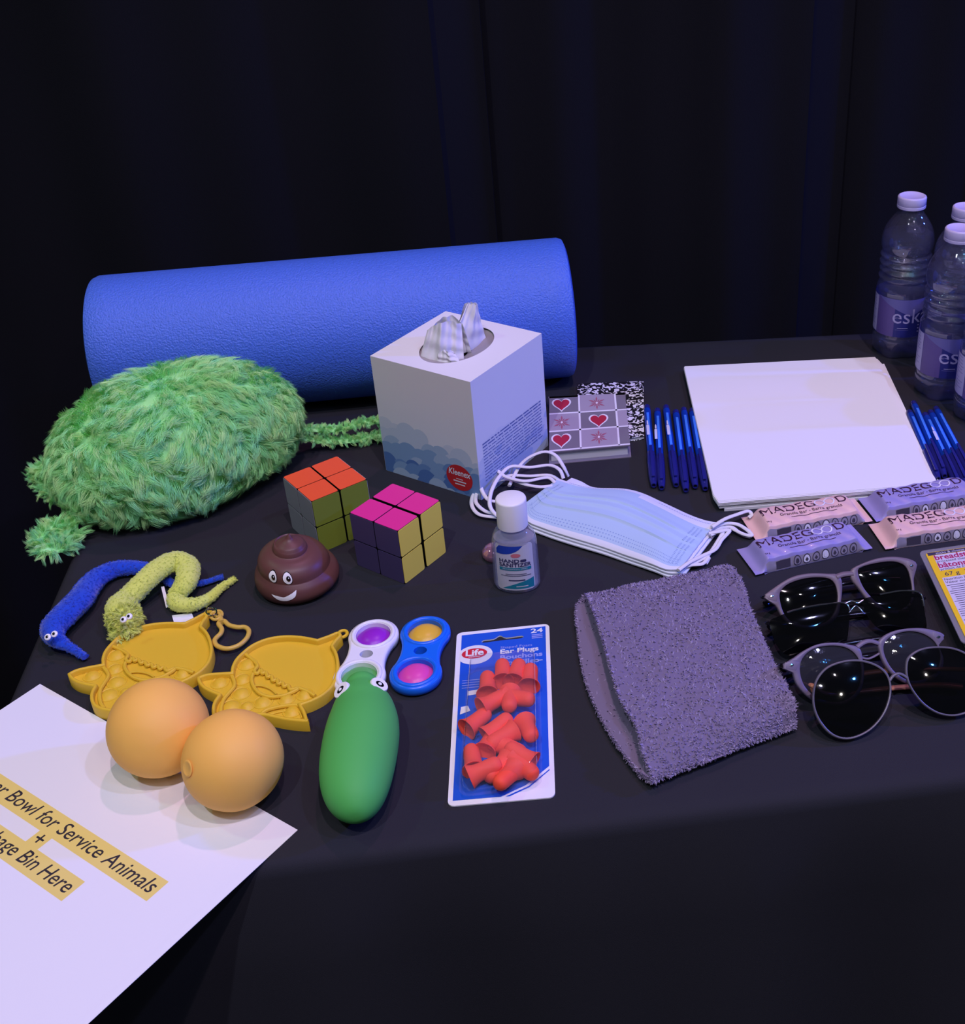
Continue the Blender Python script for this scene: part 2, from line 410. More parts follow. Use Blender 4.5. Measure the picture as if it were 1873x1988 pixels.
# the tissue
M['tissue'] = mat('tissue_paper', (226, 224, 226), .8, .1, bump=(120, .1, .001))
mb = MB()
def sheet(b0, b1, t0, t1, bow, amp, fr, ph, crown=0, th=.03):
    b0, b1, t0, t1 = map(Vector, (b0, b1, t0, t1)); dr = (b1 - b0).normalized(); nn = Vector((dr.y, -dr.x, 0))
    def fn(u, v, e=0):
        p = b0.lerp(b1, u).lerp(t0.lerp(t1, u), v)
        d = bow * sin(pi * u) + amp * (sin(fr * u * 2 * pi + ph + 1.2 * v) + .5 * sin(fr * 2.3 * u * 2 * pi + 2 * ph - 2 * v) + .3 * sin(9 * v + 5 * u + ph)) * (.5 + .6 * v) + .05 * sin(11 * v * (1 + u))
        return p + nn * (d + e) + Vector((0, 0, crown * v * sin(pi * min(1, max(0, u))) + .06 * sin(17 * u + ph) * v))
    mb.grid(lambda u, v: fn(u, v), 70, 40); mb.grid(lambda u, v: fn(u, v, -th), 70, 40)
sheet((-2.2, -3.2, -.9), (1.5, -1.0, -.9), (-1.55, -2.3, 2.1), (.7, .1, 2.4), .75, .17, 2.2, .4, .75)
sheet((-1.9, -2.0, -.9), (1.2, .6, -.9), (-1.2, -1.7, 2.3), (.6, .4, 2.2), -.6, .15, 1.7, 2.0, .7)
sheet((-.6, -2.4, -.9), (1.1, 3.3, -.9), (.35, 1.7, 3.6), (.85, 2.6, 3.5), .35, .12, 1.6, 1.1, .05)
sheet((-.9, -.6, -.9), (.4, 3.4, -.9), (.15, 1.75, 3.55), (.6, 2.7, 3.4), -.35, .10, 1.3, 2.6, .05)
sheet((-.4, -2.9, -.9), (2.0, -2.0, -.9), (-.3, -2.6, .15), (1.0, -1.9, .3), .3, .12, 1.5, .2, .3)
o = mb.build('tissue', M['tissue']); tag(o, 'crumpled white tissue pulled up through the box opening', 'tissue'); place(o, -14.12, 103.36, H_, -.55)

# ------------------------------------------------------------ fluffy green toy
M['fur_base'] = mat('green_fabric', (168, 236, 158), .9, .05)
def furmat(name, rgb):
    m = bpy.data.materials.new(name); m.use_nodes = True; nt = m.node_tree; nt.nodes.clear(); out = nt.nodes.new('ShaderNodeOutputMaterial')
    df = nt.nodes.new('ShaderNodeBsdfDiffuse'); tl = nt.nodes.new('ShaderNodeBsdfTranslucent'); mx = nt.nodes.new('ShaderNodeMixShader')
    for n_ in (df, tl): n_.inputs[0].default_value = (*lin(rgb), 1)
    mx.inputs[0].default_value = .12; nt.links.new(df.outputs[0], mx.inputs[1]); nt.links.new(tl.outputs[0], mx.inputs[2]); nt.links.new(mx.outputs[0], out.inputs[0]); return m
furs = [furmat('green_fur', c) for c in ((184, 254, 166), (208, 255, 172), (170, 252, 176))]
def fur(mb, samples, length, nlocks, per, lock_r, width, flow, seed=1, lift=.55, zmin=True):
    """samples: function(n)->positions, normals. Strands gathered in locks, all in one mesh."""
    g = np.random.default_rng(seed); P, N = samples(nlocks, g)
    V = []; Fc = []; Mi = []
    for i in range(nlocks):
        p, nr = P[i], N[i]; t = flow(p, nr, g); t = t - nr * t.dot(nr); t.normalize() if t.length > 1e-6 else None
        lk = length * g.uniform(.7, 1.25); tip = p + nr * lk * lift + t * lk * g.uniform(.5, 1.0)
        b1 = nr.orthogonal().normalized(); b2 = nr.cross(b1); mi = int(g.integers(3))
        for k in range(per):
            a, rr = g.uniform(0, 6.28), lock_r * sqrt(g.uniform(0, 1)); root = p + b1 * cos(a) * rr + b2 * sin(a) * rr - nr * .15
            tp = tip + (root - p) * .35 + Vector(g.normal(0, .10, 3)) * length * .5
            mid = root * .5 + tp * .5 + nr * lk * .22
            sd = (tp - root).cross(nr); sd = sd.normalized() if sd.length > 1e-6 else b1
            w = width * g.uniform(.7, 1.3); up = sd.cross((tp - root).normalized())
            b = len(V)
            for q, ww in ((root, 1), (mid, .8)):
                V.extend([tuple(q + sd * w * ww), tuple(q - sd * w * ww), tuple(q + up * w * ww)])
            V.append((tp.x, tp.y, max(tp.z, .05) if zmin else tp.z))
            if zmin: V[b:] = [(p_[0], p_[1], max(p_[2], .04)) for p_ in V[b:]]
            for j in range(3):
                jn = (j + 1) % 3; Fc.append((b + j, b + jn, b + 3 + jn, b + 3 + j)); Fc.append((b + 3 + j, b + 3 + jn, b + 6))
            Mi.extend([mi] * 6)
    off_ = len(mb.v); mb.v += V; mb.f += [tuple(x + off_ for x in q) for q in Fc]; mb.m += [x + 1 for x in Mi]
t = thing('plush_toy', 'fluffy lime green plush toy with short loops and long straps', 'plush toy')
A_, B_, C_ = 11.3, 7.3, 7.0
def body_pt(a, b):   # a azimuth, b polar from top
    x, y, z = sin(b) * cos(a), sin(b) * sin(a), cos(b)
    k = 1 + .06 * sin(3 * a + 1) * sin(b) + .05 * sin(2 * a)
    sx = A_ * k * (1 - .06 * (x > .2) * (x - .2)); zz = C_ * z
    if z < -.4: zz = C_ * (-.4 + (z + .4) * .55)
    return Vector((sx * x, B_ * k * y, zz + C_ * .72 + .55 * x))
def body_n(a, b):
    e = 1e-3; d1 = body_pt(a + e, b) - body_pt(a - e, b); d2 = body_pt(a, b + e) - body_pt(a, b - e)
    n_ = d2.cross(d1); c_ = body_pt(a, b) - Vector((0, 0, C_ * .7)); n_ = n_ if n_.dot(c_) > 0 else -n_
    return n_.normalized()
mb = MB()
mb.grid(lambda u, v: body_pt(2 * pi * u, .02 + (pi - .04) * v), 48, 26, wrapu=True)
def smp(n, g):
    P, N = [], []
    while len(P) < n:
        a = g.uniform(0, 2 * pi); b = math.acos(g.uniform(-.95, 1)); P.append(body_pt(a, b)); N.append(body_n(a, b))
    return P, N
def flow(p, n, g):
    return Vector((cos(p.x * .55 + p.z * .4) + g.normal(0, .5), -1.0 + .8 * sin(p.y * .6 + p.x * .3) + g.normal(0, .5), -.5 + .9 * sin(p.x * .8 + 1.2 * p.z) + g.normal(0, .5)))
fur(mb, smp, 1.7, 3900, 20, .52, .017, flow, 3, .55)
mb.build('furry_body', [M['fur_base']] + furs, t)
FX, FY, FA = -41.6, 99.2, .36
def loc(px, py, z):  # world -> plush local
    p = T(px, py, z) - Vector((FX, FY, 0)); c_, s_ = cos(-FA), sin(-FA)
    return Vector((p.x * c_ - p.y * s_, p.x * s_ + p.y * c_, z))
def furry_tube(name, pts, r, flen, nl, seed, label=None):
    P = spl(pts, 8, False); mb = MB(); mb.tube(P, r, 10, 0, flat=.5)
    def sm(n, g):
        A, B = [], []
        for _ in range(n):
            i = int(g.integers(0, len(P) - 1)); f = g.uniform(0, 1); p = P[i].lerp(P[i + 1], f); tg = (P[i + 1] - P[i]).normalized()
            sd = tg.cross(Vector((0, 0, 1))).normalized(); up = sd.cross(tg); a = g.uniform(-.5, pi + .5)
            nn = sd * cos(a) + up * sin(a); A.append(p + sd * cos(a) * r + up * sin(a) * r * .5); B.append(nn)
        return A, B
    fur(mb, sm, flen, nl, 18, .25, .013, lambda p, n, g: Vector(g.normal(0, 1, 3)), seed, .9)
    return mb.build(name, [M['fur_base']] + furs, t)
furry_tube('strap', [loc(585, 832, 3), loc(620, 836, 2.2), loc(660, 834, 2), loc(700, 822, 2), loc(745, 815, 1.8), loc(790, 815, 1)], .38, .55, 240, 5)
furry_tube('strap', [loc(580, 848, 2.2), loc(620, 856, 1.2), loc(670, 857, .8), loc(710, 850, .7), loc(750, 845, .7), loc(800, 835, .6)], .42, .55, 260, 6)
furry_tube('loop', [loc(135, 930, 3.4), loc(105, 912, 3.8), loc(84, 912, 3.4), loc(82, 925, 2.6), loc(98, 945, 2.4), loc(120, 965, 2.4)], .75, .9, 300, 7)
furry_tube('loop', [loc(150, 1020, 1.4), loc(125, 1020, 1.6), loc(95, 1030, 1.7), loc(82, 1052, 1.5), loc(98, 1070, 1.0), loc(125, 1058, .8), loc(150, 1035, .8)], .6, .9, 340, 8)
place(t, FX, FY, 0, FA)

# ------------------------------------------------------------ puzzle cubes
cubec = {k: mat('cube_' + k, c, .35, .4) for k, c in dict(orange=(238, 92, 50), grey=(150, 150, 160), green=(128, 140, 50), pink=(226, 52, 140), purple=(78, 68, 112), mustard=(248, 222, 86), white=(220, 220, 220)).items()}
def cube_toy(label, topc, leftc, frontc, s, gapx=.09, gapy=.09, twist=0):
    t = thing('puzzle_cube', label, 'puzzle cube', 'two by two puzzle cubes'); q = s / 2
    cm = [M['black'], cubec[topc], cubec[leftc], cubec[frontc], cubec['white']]
    o = MB().box((0, 0, q), (s * .55, s * .55, s * .55)).build('core', M['black'], t, smooth=False)
    for ix in (-1, 1):
        for iy in (-1, 1):
            for iz in (0, 1):
                mb = MB(); x0, x1 = sorted((ix * gapx / 2, ix * q)); y0, y1 = sorted((iy * gapy / 2, iy * q)); z0, z1 = (0, q - .035) if iz == 0 else (q + .035, s)
                bv = .12; cx_, cy_ = (x0 + x1) / 2, (y0 + y1) / 2
                mb.box((cx_, cy_, (z0 + z1) / 2), (x1 - x0, y1 - y0, z1 - z0))
                e = .03; g = .05
                # coloured faces: thin rounded tiles on the sides that face out
                def tile(fn, w, h, mi):
                    o_ = rrect(w - g, h - g, .16, 3); k = len(mb.v); n_ = len(o_)
                    mb.add([fn(a, b, e) for a, b in o_] + [fn(a, b, 0) for a, b in o_], [tuple(range(n_))] + [(i, (i + 1) % n_, n_ + (i + 1) % n_, n_ + i) for i in range(n_)], mi)
                cz = (z0 + z1) / 2
                if iz: tile(lambda a, b, e: (cx_ + a, cy_ + b, s + e), x1 - x0, y1 - y0, 1)
                if iy < 0: tile(lambda a, b, e: (cx_ + a, -q - e, cz + b), x1 - x0, z1 - z0, 2)
                if iy > 0: tile(lambda a, b, e: (cx_ + a, q + e, cz + b), x1 - x0, z1 - z0, 4)
                if ix > 0: tile(lambda a, b, e: (q + e, cy_ + a, cz + b), y1 - y0, z1 - z0, 3)
                if ix < 0: tile(lambda a, b, e: (-q - e, cy_ + a, cz + b), y1 - y0, z1 - z0, 4)
                mb.build('block', cm, t, smooth=False)
    return t
place(cube_toy('puzzle cube with orange top beside the green plush', 'orange', 'grey', 'green', 5.5, .06, .13), -25.6, 91.23, 0, -.894)
place(cube_toy('puzzle cube with bright pink top and mustard side', 'pink', 'purple', 'mustard', 5.5, .06, .26), -18.54, 86.15, 0, -.59)

# ------------------------------------------------------------ smiling swirl toy
M['brown'] = mat('brown_rubber', (98, 62, 58), .42, .4, bump=(700, .08, .0003))
t = thing('squeeze_toy', 'brown swirl shaped squeeze toy with a smiling face', 'squeeze toy')
P0 = [(.2, 0), (2.6, 0), (3.2, .25), (3.5, .8), (3.55, 1.3), (3.4, 1.85), (3.12, 2.25), (3.0, 2.4), (2.98, 2.55), (2.9, 3.0), (2.6, 3.5), (2.1, 3.85), (1.62, 4.0), (1.45, 4.08), (1.42, 4.2), (1.3, 4.5), (1.0, 4.75), (.6, 4.95), (.32, 5.15), (.16, 5.4), (.06, 5.55), (0.0, 5.6)]
P1 = [tuple(p) for p in spl([(a, b, 0) for a, b in P0], 4, False)]
def swirl(x, y, z):
    a = atan2(y, x); k = .22 * sin(a - .9) * min(1, z / 1.5) * (1 if z < 4.6 else .3)
    return (x + .1 * sin(z * 1.2), y, max(0, z * .93 + k * (z > .4)))
mb = MB().lathe([(p[0], p[1]) for p in P1], 64); mb.map(swirl); mb.build('body', M['brown'], t)
def on_swirl(az, z0, e):
    for i in range(len(P1) - 1):
        if P1[i][1] <= z0 <= P1[i + 1][1] and P1[i + 1][1] > P1[i][1]:
            k = (z0 - P1[i][1]) / (P1[i + 1][1] - P1[i][1]); r = P1[i][0] + (P1[i + 1][0] - P1[i][0]) * k; break
    x, y, z = swirl((r) * cos(az), (r) * sin(az), z0); q = (r + e) / r
    return (x * q, y * q, z + e * .25)
FA_ = radians(-97)
def face_fn(e): return lambda a, b: on_swirl(FA_ + a / 3.3, 2.0 + b, e)
def decal(mb, o, e, mi=0, rings=3):
    o = ccw(o); cx_ = sum(p[0] for p in o) / len(o); cy_ = sum(p[1] for p in o) / len(o); n = len(o); vs = []
    for k in range(rings + 1):
        q = 1 - k / (rings + .0) * .98
        vs += [face_fn(e)(cx_ + (x - cx_) * q, cy_ + (y - cy_) * q) for x, y in o]
    fs = [(k * n + i, k * n + (i + 1) % n, (k + 1) * n + (i + 1) % n, (k + 1) * n + i) for k in range(rings) for i in range(n)] + [tuple(rings * n + i for i in range(n))]
    mb.add(vs, fs, mi)
for ex in (-.85, .62):
    mb = MB(); decal(mb, circle(ex, 1.02, .47, .56, 24), .03, 1); decal(mb, circle(ex, 1.02, .42, .50, 24), .045, 0); e = mb.build('eye', [M['eye'], M['pupil']], t, smooth=False)
    mb = MB(); decal(mb, circle(ex + .1, 1.02, .2, .24, 20), .07, 0); decal(mb, circle(ex + .14, 1.1, .05, .06, 8), .085, 1); mb.build('pupil', [M['pupil'], M['eye']], e, smooth=False)
mb = MB(); mo = spl([(-.95, -.45, 0), (-.95, -.45, 0), (-.2, -.6, 0), (.5, -.35, 0), (1.15, 0.05, 0), (1.15, .05, 0), (.95, -.5, 0), (.4, -.9, 0), (-.25, -.95, 0), (-.7, -.7, 0)], 4)
decal(mb, [(p.x, p.y) for p in mo], .04); mb.build('smile', M['eye'], t, smooth=False)
place(t, -27.1, 82.9)

# ------------------------------------------------------------ fuzzy worms
def worm(label, col, pts, rads, eyes, head_dir, tuft=0, seed=1):
    base = mat('worm_fuzz', col, .9, .1, sheen=.5); tip = mat('worm_fuzz_tip', tuple(min(255, c + 22) for c in col), .9, .1, sheen=.4)
    t = thing('fuzzy_worm', label, 'toy worm', 'fuzzy toy worms')
    P = spl(pts, 8, False); n = len(P); k = (len(rads) - 1) / (n - 1)
    rs = [rads[int(i * k)] + (rads[min(int(i * k) + 1, len(rads) - 1)] - rads[int(i * k)]) * (i * k - int(i * k)) for i in range(n)]
    mb = MB(); mb.tube(P, rs, 16, 0, flat=.85)
    def sm(nn, g):
        A, B = [], []
        w = np.array(rs); w = w / w.sum()
        for _ in range(nn):
            i = min(int(g.choice(n, p=w)), n - 2); f = g.uniform(0, 1); p = P[i].lerp(P[i + 1], f); tg = (P[i + 1] - P[i]).normalized(); r = rs[i]
            sd = tg.cross(Vector((0, 0, 1))); sd = sd.normalized() if sd.length > .01 else Vector((1, 0, 0)); up = sd.cross(tg); a = g.uniform(-.7, pi + .7)
            A.append(p + sd * cos(a) * r + up * sin(a) * r * .85); B.append(sd * cos(a) + up * sin(a))
        return A, B
    fur(mb, sm, .15, 2600, 9, .14, .011, lambda p, nn, g: Vector(g.normal(0, 1, 3)), seed, .8)
    if tuft:
        i0 = int(n * .12); sub = P[:i0]
        def sm2(nn, g):
            A, B = sm(nn * 6, g); q = sorted(range(len(A)), key=lambda i: (A[i] - P[int(n * .13)]).length)[:nn]
            return [A[i] for i in q], [B[i] for i in q]
        fur(mb, sm2, tuft, 420, 10, .2, .02, lambda p, nn, g: Vector(g.normal(0, 1, 3)), seed + 1, .9)
    mb.build('body', [base, base, tip, base], t)
    for e in eyes:
        e = Vector(e); nrm = Vector((-.1, -.62, .78)).normalized(); bx = nrm.orthogonal().normalized(); by = nrm.cross(bx)
        for nm, r, dz, mt, sub in (('eye', .27, .0, M['eye'], 0), ('pupil', .12, .07, M['pupil'], 1)):
            mb = MB(); prof = [(r, 0), (r * .95, r * .3), (r * .6, r * .5), (0, r * .58)]; mb.lathe(prof, 16)
            mb.map(lambda x, y, z: e + bx * x + by * y + nrm * (z + dz + (.05 if sub else 0)))
            ob = mb.build(nm, mt, par if sub else t); par = ob
    return t
z = .9
pts = [T(165, 1276, .5), T(150, 1266, .6), T(130, 1254, .9), T(108, 1240, 1.2), T(104, 1218, 1.3), T(130, 1190, 1.3), T(155, 1165, 1.2), T(172, 1140, 1.0), T(195, 1118, .9), T(230, 1104, .8), T(280, 1104, .7), T(315, 1118, .6), T(335, 1134, .5), T(362, 1137, .45), T(400, 1130, .4), T(432, 1120, .35)]
place(worm('bright blue fuzzy toy worm with two tiny googly eyes', (30, 72, 190), pts, [.28, .33, .42, .75, 1.05, 1.12, 1.1, 1.02, .9, .78, .62, .48, .36, .32, .28, .24], [T(93, 1237, 2.35), T(106, 1231, 2.35)], 0, 0, 11), 0, 0)
pts = [T(222, 1246, .5), T(236, 1232, .7), T(246, 1214, 1.2), T(240, 1196, 1.5), T(232, 1178, 1.6), T(250, 1160, 1.4), T(280, 1130, 1.9), T(308, 1105, 2.0), T(340, 1090, 1.8), T(364, 1101, 1.6), T(362, 1128, 1.5), T(344, 1156, .8), T(346, 1172, .7), T(375, 1174, .65), T(405, 1162, .5), T(430, 1140, .4), T(456, 1124, .3)]
w = worm('lemon yellow fuzzy toy worm curled in an S shape', (214, 224, 104), pts, [.3, .5, .95, 1.15, 1.1, 1.0, .98, .98, 1.0, 1.0, .92, .8, .72, .62, .5, .38, .24], [T(240, 1203, 2.75), T(251, 1197, 2.75)], 0, .5, 12)
mb = MB(); q = [T(317, 1156, 0), T(323, 1155, 0), T(330, 1183, 0), T(324, 1186, 0)]
mb.add([(p.x, p.y, .9) for p in q[:2]] + [(p.x, p.y, .3) for p in q[2:]] + [(p.x, p.y, .93) for p in q[:2]] + [(p.x, p.y, .33) for p in q[2:]], [(0, 1, 2, 3), (7, 6, 5, 4), (0, 4, 5, 1), (1, 5, 6, 2), (2, 6, 7, 3), (3, 7, 4, 0)])
mb.build('tag', M['paper'], w, smooth=False)
place(w, 0, 0)
mb = MB(); q = [T(334, 1196, 0), T(372, 1190, 0), T(378, 1206, 0), T(338, 1210, 0)]; mb.prism([p.xy for p in q], 0.02, .06)
o = mb.build('paper_slip', M['paper'], smooth=False); tag(o, 'tiny white paper slip peeking out above the yellow popper toy', 'paper slip'); place(o, 0, 0)

# ------------------------------------------------------------ yellow popper toys
M['silicone'] = mat('mustard_silicone', (226, 186, 50), .45, .35, sss=.15)
ZR = 1.05
def tz(pts, z=ZR): return [T(x, y, z) for x, y in zoom(380, 1180, 3.602, pts)]
CX, CY = -26.0, 70.0
def sub(ps): return [Vector((p.x - CX, p.y - CY, 0)) for p in ps]
out = [(5, 480), (5, 480), (60, 458), (130, 448), (240, 442), (240, 442), (248, 400), (275, 350), (330, 295), (400, 245), (500, 205), (620, 187), (740, 192), (850, 212), (850, 212), (920, 188), (985, 162), (1010, 166), (1018, 188), (985, 225), (962, 258), (962, 258), (990, 310), (1002, 380), (995, 460), (960, 540), (900, 600), (830, 640), (775, 662), (742, 672), (742, 672), (768, 720), (788, 790), (788, 790), (740, 790), (640, 780), (560, 765), (480, 748), (400, 744), (400, 744), (330, 800), (240, 815), (160, 790), (115, 750), (108, 700), (120, 650), (150, 605), (150, 605), (90, 580), (40, 550), (10, 510)]
OUT = [(p.x, p.y) for p in spl(sub(tz(out)), 5)]; OUT = ccw(OUT)
def tube_line(mb, px, z=.74, w=.15): mb.tube([Vector((p.x, p.y, z)) for p in spl(sub(tz(px)), 5, False)], w, 8)
def popper(label):
    t = thing('popper_toy', label, 'popper toy', 'mustard silicone popper toys')
    mb = MB(); mb.prism(off(OUT, -.05), 0, .55); mb.build('base', M['silicone'], t, angle=50)
    mb = MB(); i2 = off(OUT, -.27); n = len(OUT); prof = [(OUT, 0), (OUT, .92), (off(OUT, -.05), 1.02), (off(OUT, -.14), 1.05), (off(OUT, -.23), 1.02), (i2, .92), (i2, .5)]
    vs = [(x, y, z) for r, z in prof for x, y in r]; mb.add(vs, [(k * n + i, k * n + (i + 1) % n, (k + 1) * n + (i + 1) % n, (k + 1) * n + i) for k in range(len(prof) - 1) for i in range(n)])
    mb.build('raised_rim', M['silicone'], t, angle=50)
    mb = MB()
    tube_line(mb, [(345, 305), (400, 350), (425, 385), (405, 420), (425, 440), (450, 410), (460, 440), (485, 430), (498, 465), (522, 455), (535, 490), (562, 480), (572, 512), (600, 500), (612, 530), (640, 520), (655, 550), (690, 545), (715, 540), (770, 560), (830, 595)])
    tube_line(mb, [(395, 440), (385, 480), (400, 530), (440, 575), (500, 600), (560, 600), (620, 590), (690, 560), (715, 540)])
    tube_line(mb, [(405, 520), (460, 522), (520, 545), (560, 580)], .7, .08)
    tube_line(mb, [(240, 442), (262, 490), (262, 530), (225, 575), (190, 620), (172, 680), (170, 730), (185, 770)])
    tube_line(mb, [(440, 735), (480, 700), (540, 680), (620, 665), (700, 660), (742, 672)])
    tube_line(mb, [(460, 745), (520, 715), (600, 695), (690, 690), (720, 700), (735, 740)], .62, .07)
    mb.build('molded_lines', M['silicone'], t)
    for x, y, r in ((362, 395, .92), (170, 525, .85), (330, 500, .85), (318, 600, .9), (245, 690, .95), (470, 660, .9), (635, 640, .8), (765, 608, .82), (675, 725, .85), (360, 690, .7)):
        p = T(*zoom(380, 1180, 3.602, [(x, y)])[0], .55); mb = MB()
        r *= .86; mb.lathe([(r, 0), (r * .97, .07), (r * .88, .08), (r * .82, .03), (r * .72, .06), (r * .55, .2), (r * .3, .28), (0, .3)], 28, (p.x - CX, p.y - CY, .53)); mb.build('bubble', M['silicone'], t)
    p = T(*zoom(380, 1180, 3.602, [(1028, 190)])[0], .5); mb = MB()
    mb.tube([(p.x - CX + .36 * cos(a), p.y - CY + .42 * sin(a), .6) for a in [2 * pi * k / 20 for k in range(20)]], .14, 8, closed=True); mb.build('keyring_loop', M['silicone'], t)
    return t
pa = popper('mustard silicone popper toy lying behind the right orange ball'); place(pa, CX, CY)
pb = copy_tree(pa); tag(pb, 'mustard silicone popper toy with a clip, below the yellow worm')
# move so that ear tip and horn tip land where the second one lies
e1, h1 = Vector((-32.0, 70.1)), Vector((-22.0, 74.9)); e2, h2 = Vector((-42.4, 70.9)), Vector((-33.5, 78.0))
da = atan2((h2 - e2).y, (h2 - e2).x) - atan2((h1 - e1).y, (h1 - e1).x)
off_v = (e2 + h2) / 2 - Matrix.Rotation(da, 2) @ ((e1 + h1) / 2 - Vector((CX, CY)))
place(pb, off_v.x, off_v.y, 0, da)
def wl(px, z):   # world -> pb local
    p = T(*px, z) - Vector((off_v.x, off_v.y, 0)); p = Vector((p.x, p.y)); p = Matrix.Rotation(-da, 2) @ p; return Vector((p.x, p.y, z))
zc = lambda L: zoom(120, 1160, 4.929, L)
mb = MB(); mb.tube(spl([wl(q, .55) for q in zc([(1500, 250), (1530, 300), (1520, 345), (1480, 385), (1462, 420), (1490, 465), (1580, 490), (1690, 460), (1770, 390), (1790, 320), (1750, 285), (1680, 285), (1600, 265), (1550, 225)])], 5), .2, 10, closed=True)
mb.tube([wl(q, .6) for q in zc([(1530, 240), (1510, 190)])], .26, 10)
mb.tube([wl(q, .75) for q in zc([(1470 + 45 * cos(a), 175 + 38 * sin(a)) for a in [k * 2 * pi / 16 for k in range(16)]])], .13, 8, closed=True)
mb.tube([wl(q, .65) for q in zc([(1500 + 35 * cos(a), 160 + 32 * sin(a)) for a in [k * 2 * pi / 16 for k in range(16)]])], .13, 8, closed=True)
M['clip'] = mat('clip_plastic', (214, 178, 78), .35); mb.build('clip', M['clip'], pb)
M['chrome'] = mat('chrome', (210, 210, 215), .12, .5, metal=1)
mb = MB(); mb.tube([wl(q, 1.0) for q in zc([(1430 + 50 * cos(a), 135 + 38 * sin(a)) for a in [k * 2 * pi / 20 for k in range(20)]])], .06, 8, closed=True); tag(mb.build('ring', M['chrome'], pb), 'small chrome split ring')

# ------------------------------------------------------------ orange balls
M['ball'] = mat('orange_skin', (250, 190, 92), .55, .3, bump=(900, .06, .0003), var=(12, .05), sss=.1)
def ballt(label, x, y, r, tilt):
    t = thing('squeeze_ball', label, 'ball', 'soft orange squeeze balls'); mb = MB()
    prof = [(r * sin(a) * (1 + .004 * sin(9 * a)), r * .985 * (1 - cos(a)) + (0.02 if a < .3 else 0)) for a in [pi * k / 40 for k in range(41)]]
    prof[0] = (0, prof[1][1]); prof[-1] = (0, prof[-1][1])
    mb.lathe(prof, 64, (0, 0, -r)); mb.build('skin', M['ball'], t)
    mb = MB(); q = [(0, r * .995), (.38, r * .992), (.42, r * .999), (.5, r * .998), (.56, r * .985)]
    mb.lathe([(a, b) for a, b in q], 24); mb.build('plug_mark', M['ball'], t)
    place(t, x, y, r + .06, *tilt)
ballt('soft orange ball on the left, overlapping the sheet corner', -31.85, 61.95, 3.42, (0, -2.0, 0))
ballt('soft orange ball in front, nearer the table edge', -25.88, 58.66, 3.36, (.78, 0, -1.12))

# ------------------------------------------------------------ printed sign sheet
cR, cL = T(578, 1612), T(77, 1328); d1 = (cL - cR); wid = d1.length; dx = -(d1 / wid); dn = Vector((dx.y, -dx.x, 0))
SW, SH = 27.9, 21.6
t = thing('paper_sign', 'white printed sheet with yellow highlighted words, hanging over the table corner', 'sign')
sp = lambda a, b, z=0: Vector((a, b, z))
mb = MB(); mb.box((0, -SH / 2, .03), (SW, SH, .03)); mb.build('sheet', M['paper'], t, smooth=False)
fz = lambda z: (lambda a, b: (a, b, z))
ctr = T(75, 1632) - cR; cxl = ctr.dot(dx); cyl = -ctr.dot(dn)    # the plus sign in sheet coordinates (from the right corner)
cxl += SW / 2
mb = MB(); mh = MB()
e1_ = T(289, 1736) - cR; le1 = e1_.dot(dx) + SW / 2 - cxl; y1 = -e1_.dot(dn)
e2_ = T(125, 1736) - cR; le2 = e2_.dot(dx) + SW / 2 - cxl; y2 = -e2_.dot(dn)
def fit(s_, half):
    v, f = text(s_, 1, 'CENTER', 1, .18); return half / max(p[0] for p in v)
s1 = fit('Water Bowl for Service Animals', le1); s2 = fit('Garbage Bin Here', le2); sz = s1
sx2 = s2 / sz
put_text(mb, 'Water Bowl for Service Animals', fz(.052), sz, x=cxl, y=y1, shear=.18, weight=.004)
put_text(mb, '+', fz(.052), sz, x=cxl, y=(y1 + y2) / 2, weight=.006)
put_text(mb, 'Garbage Bin Here', fz(.052), sz, x=cxl, y=y2, shear=.18, sx=sx2, weight=.004)
put_quad(mh, cxl - le1 - .3, y1 - sz * .30, cxl + le1 + .35, y1 + sz * .85, fz(.048)); put_quad(mh, cxl - le2 - .3, y2 - sz * .30, cxl + le2 + .35, y2 + sz * .85, fz(.048))
put_quad(mh, cxl - .65, y2 + sz * .85, cxl + .65, y1 - sz * .3, fz(.048))
mh.build('highlight', M['hilite'], t, smooth=False); mb.build('printed_words', M['ink'], t, smooth=False)
mid = cR - dx * SW / 2
t.location = (mid.x * S, mid.y * S, TOP); t.rotation_euler = (0, 0, atan2(dx.y, dx.x))

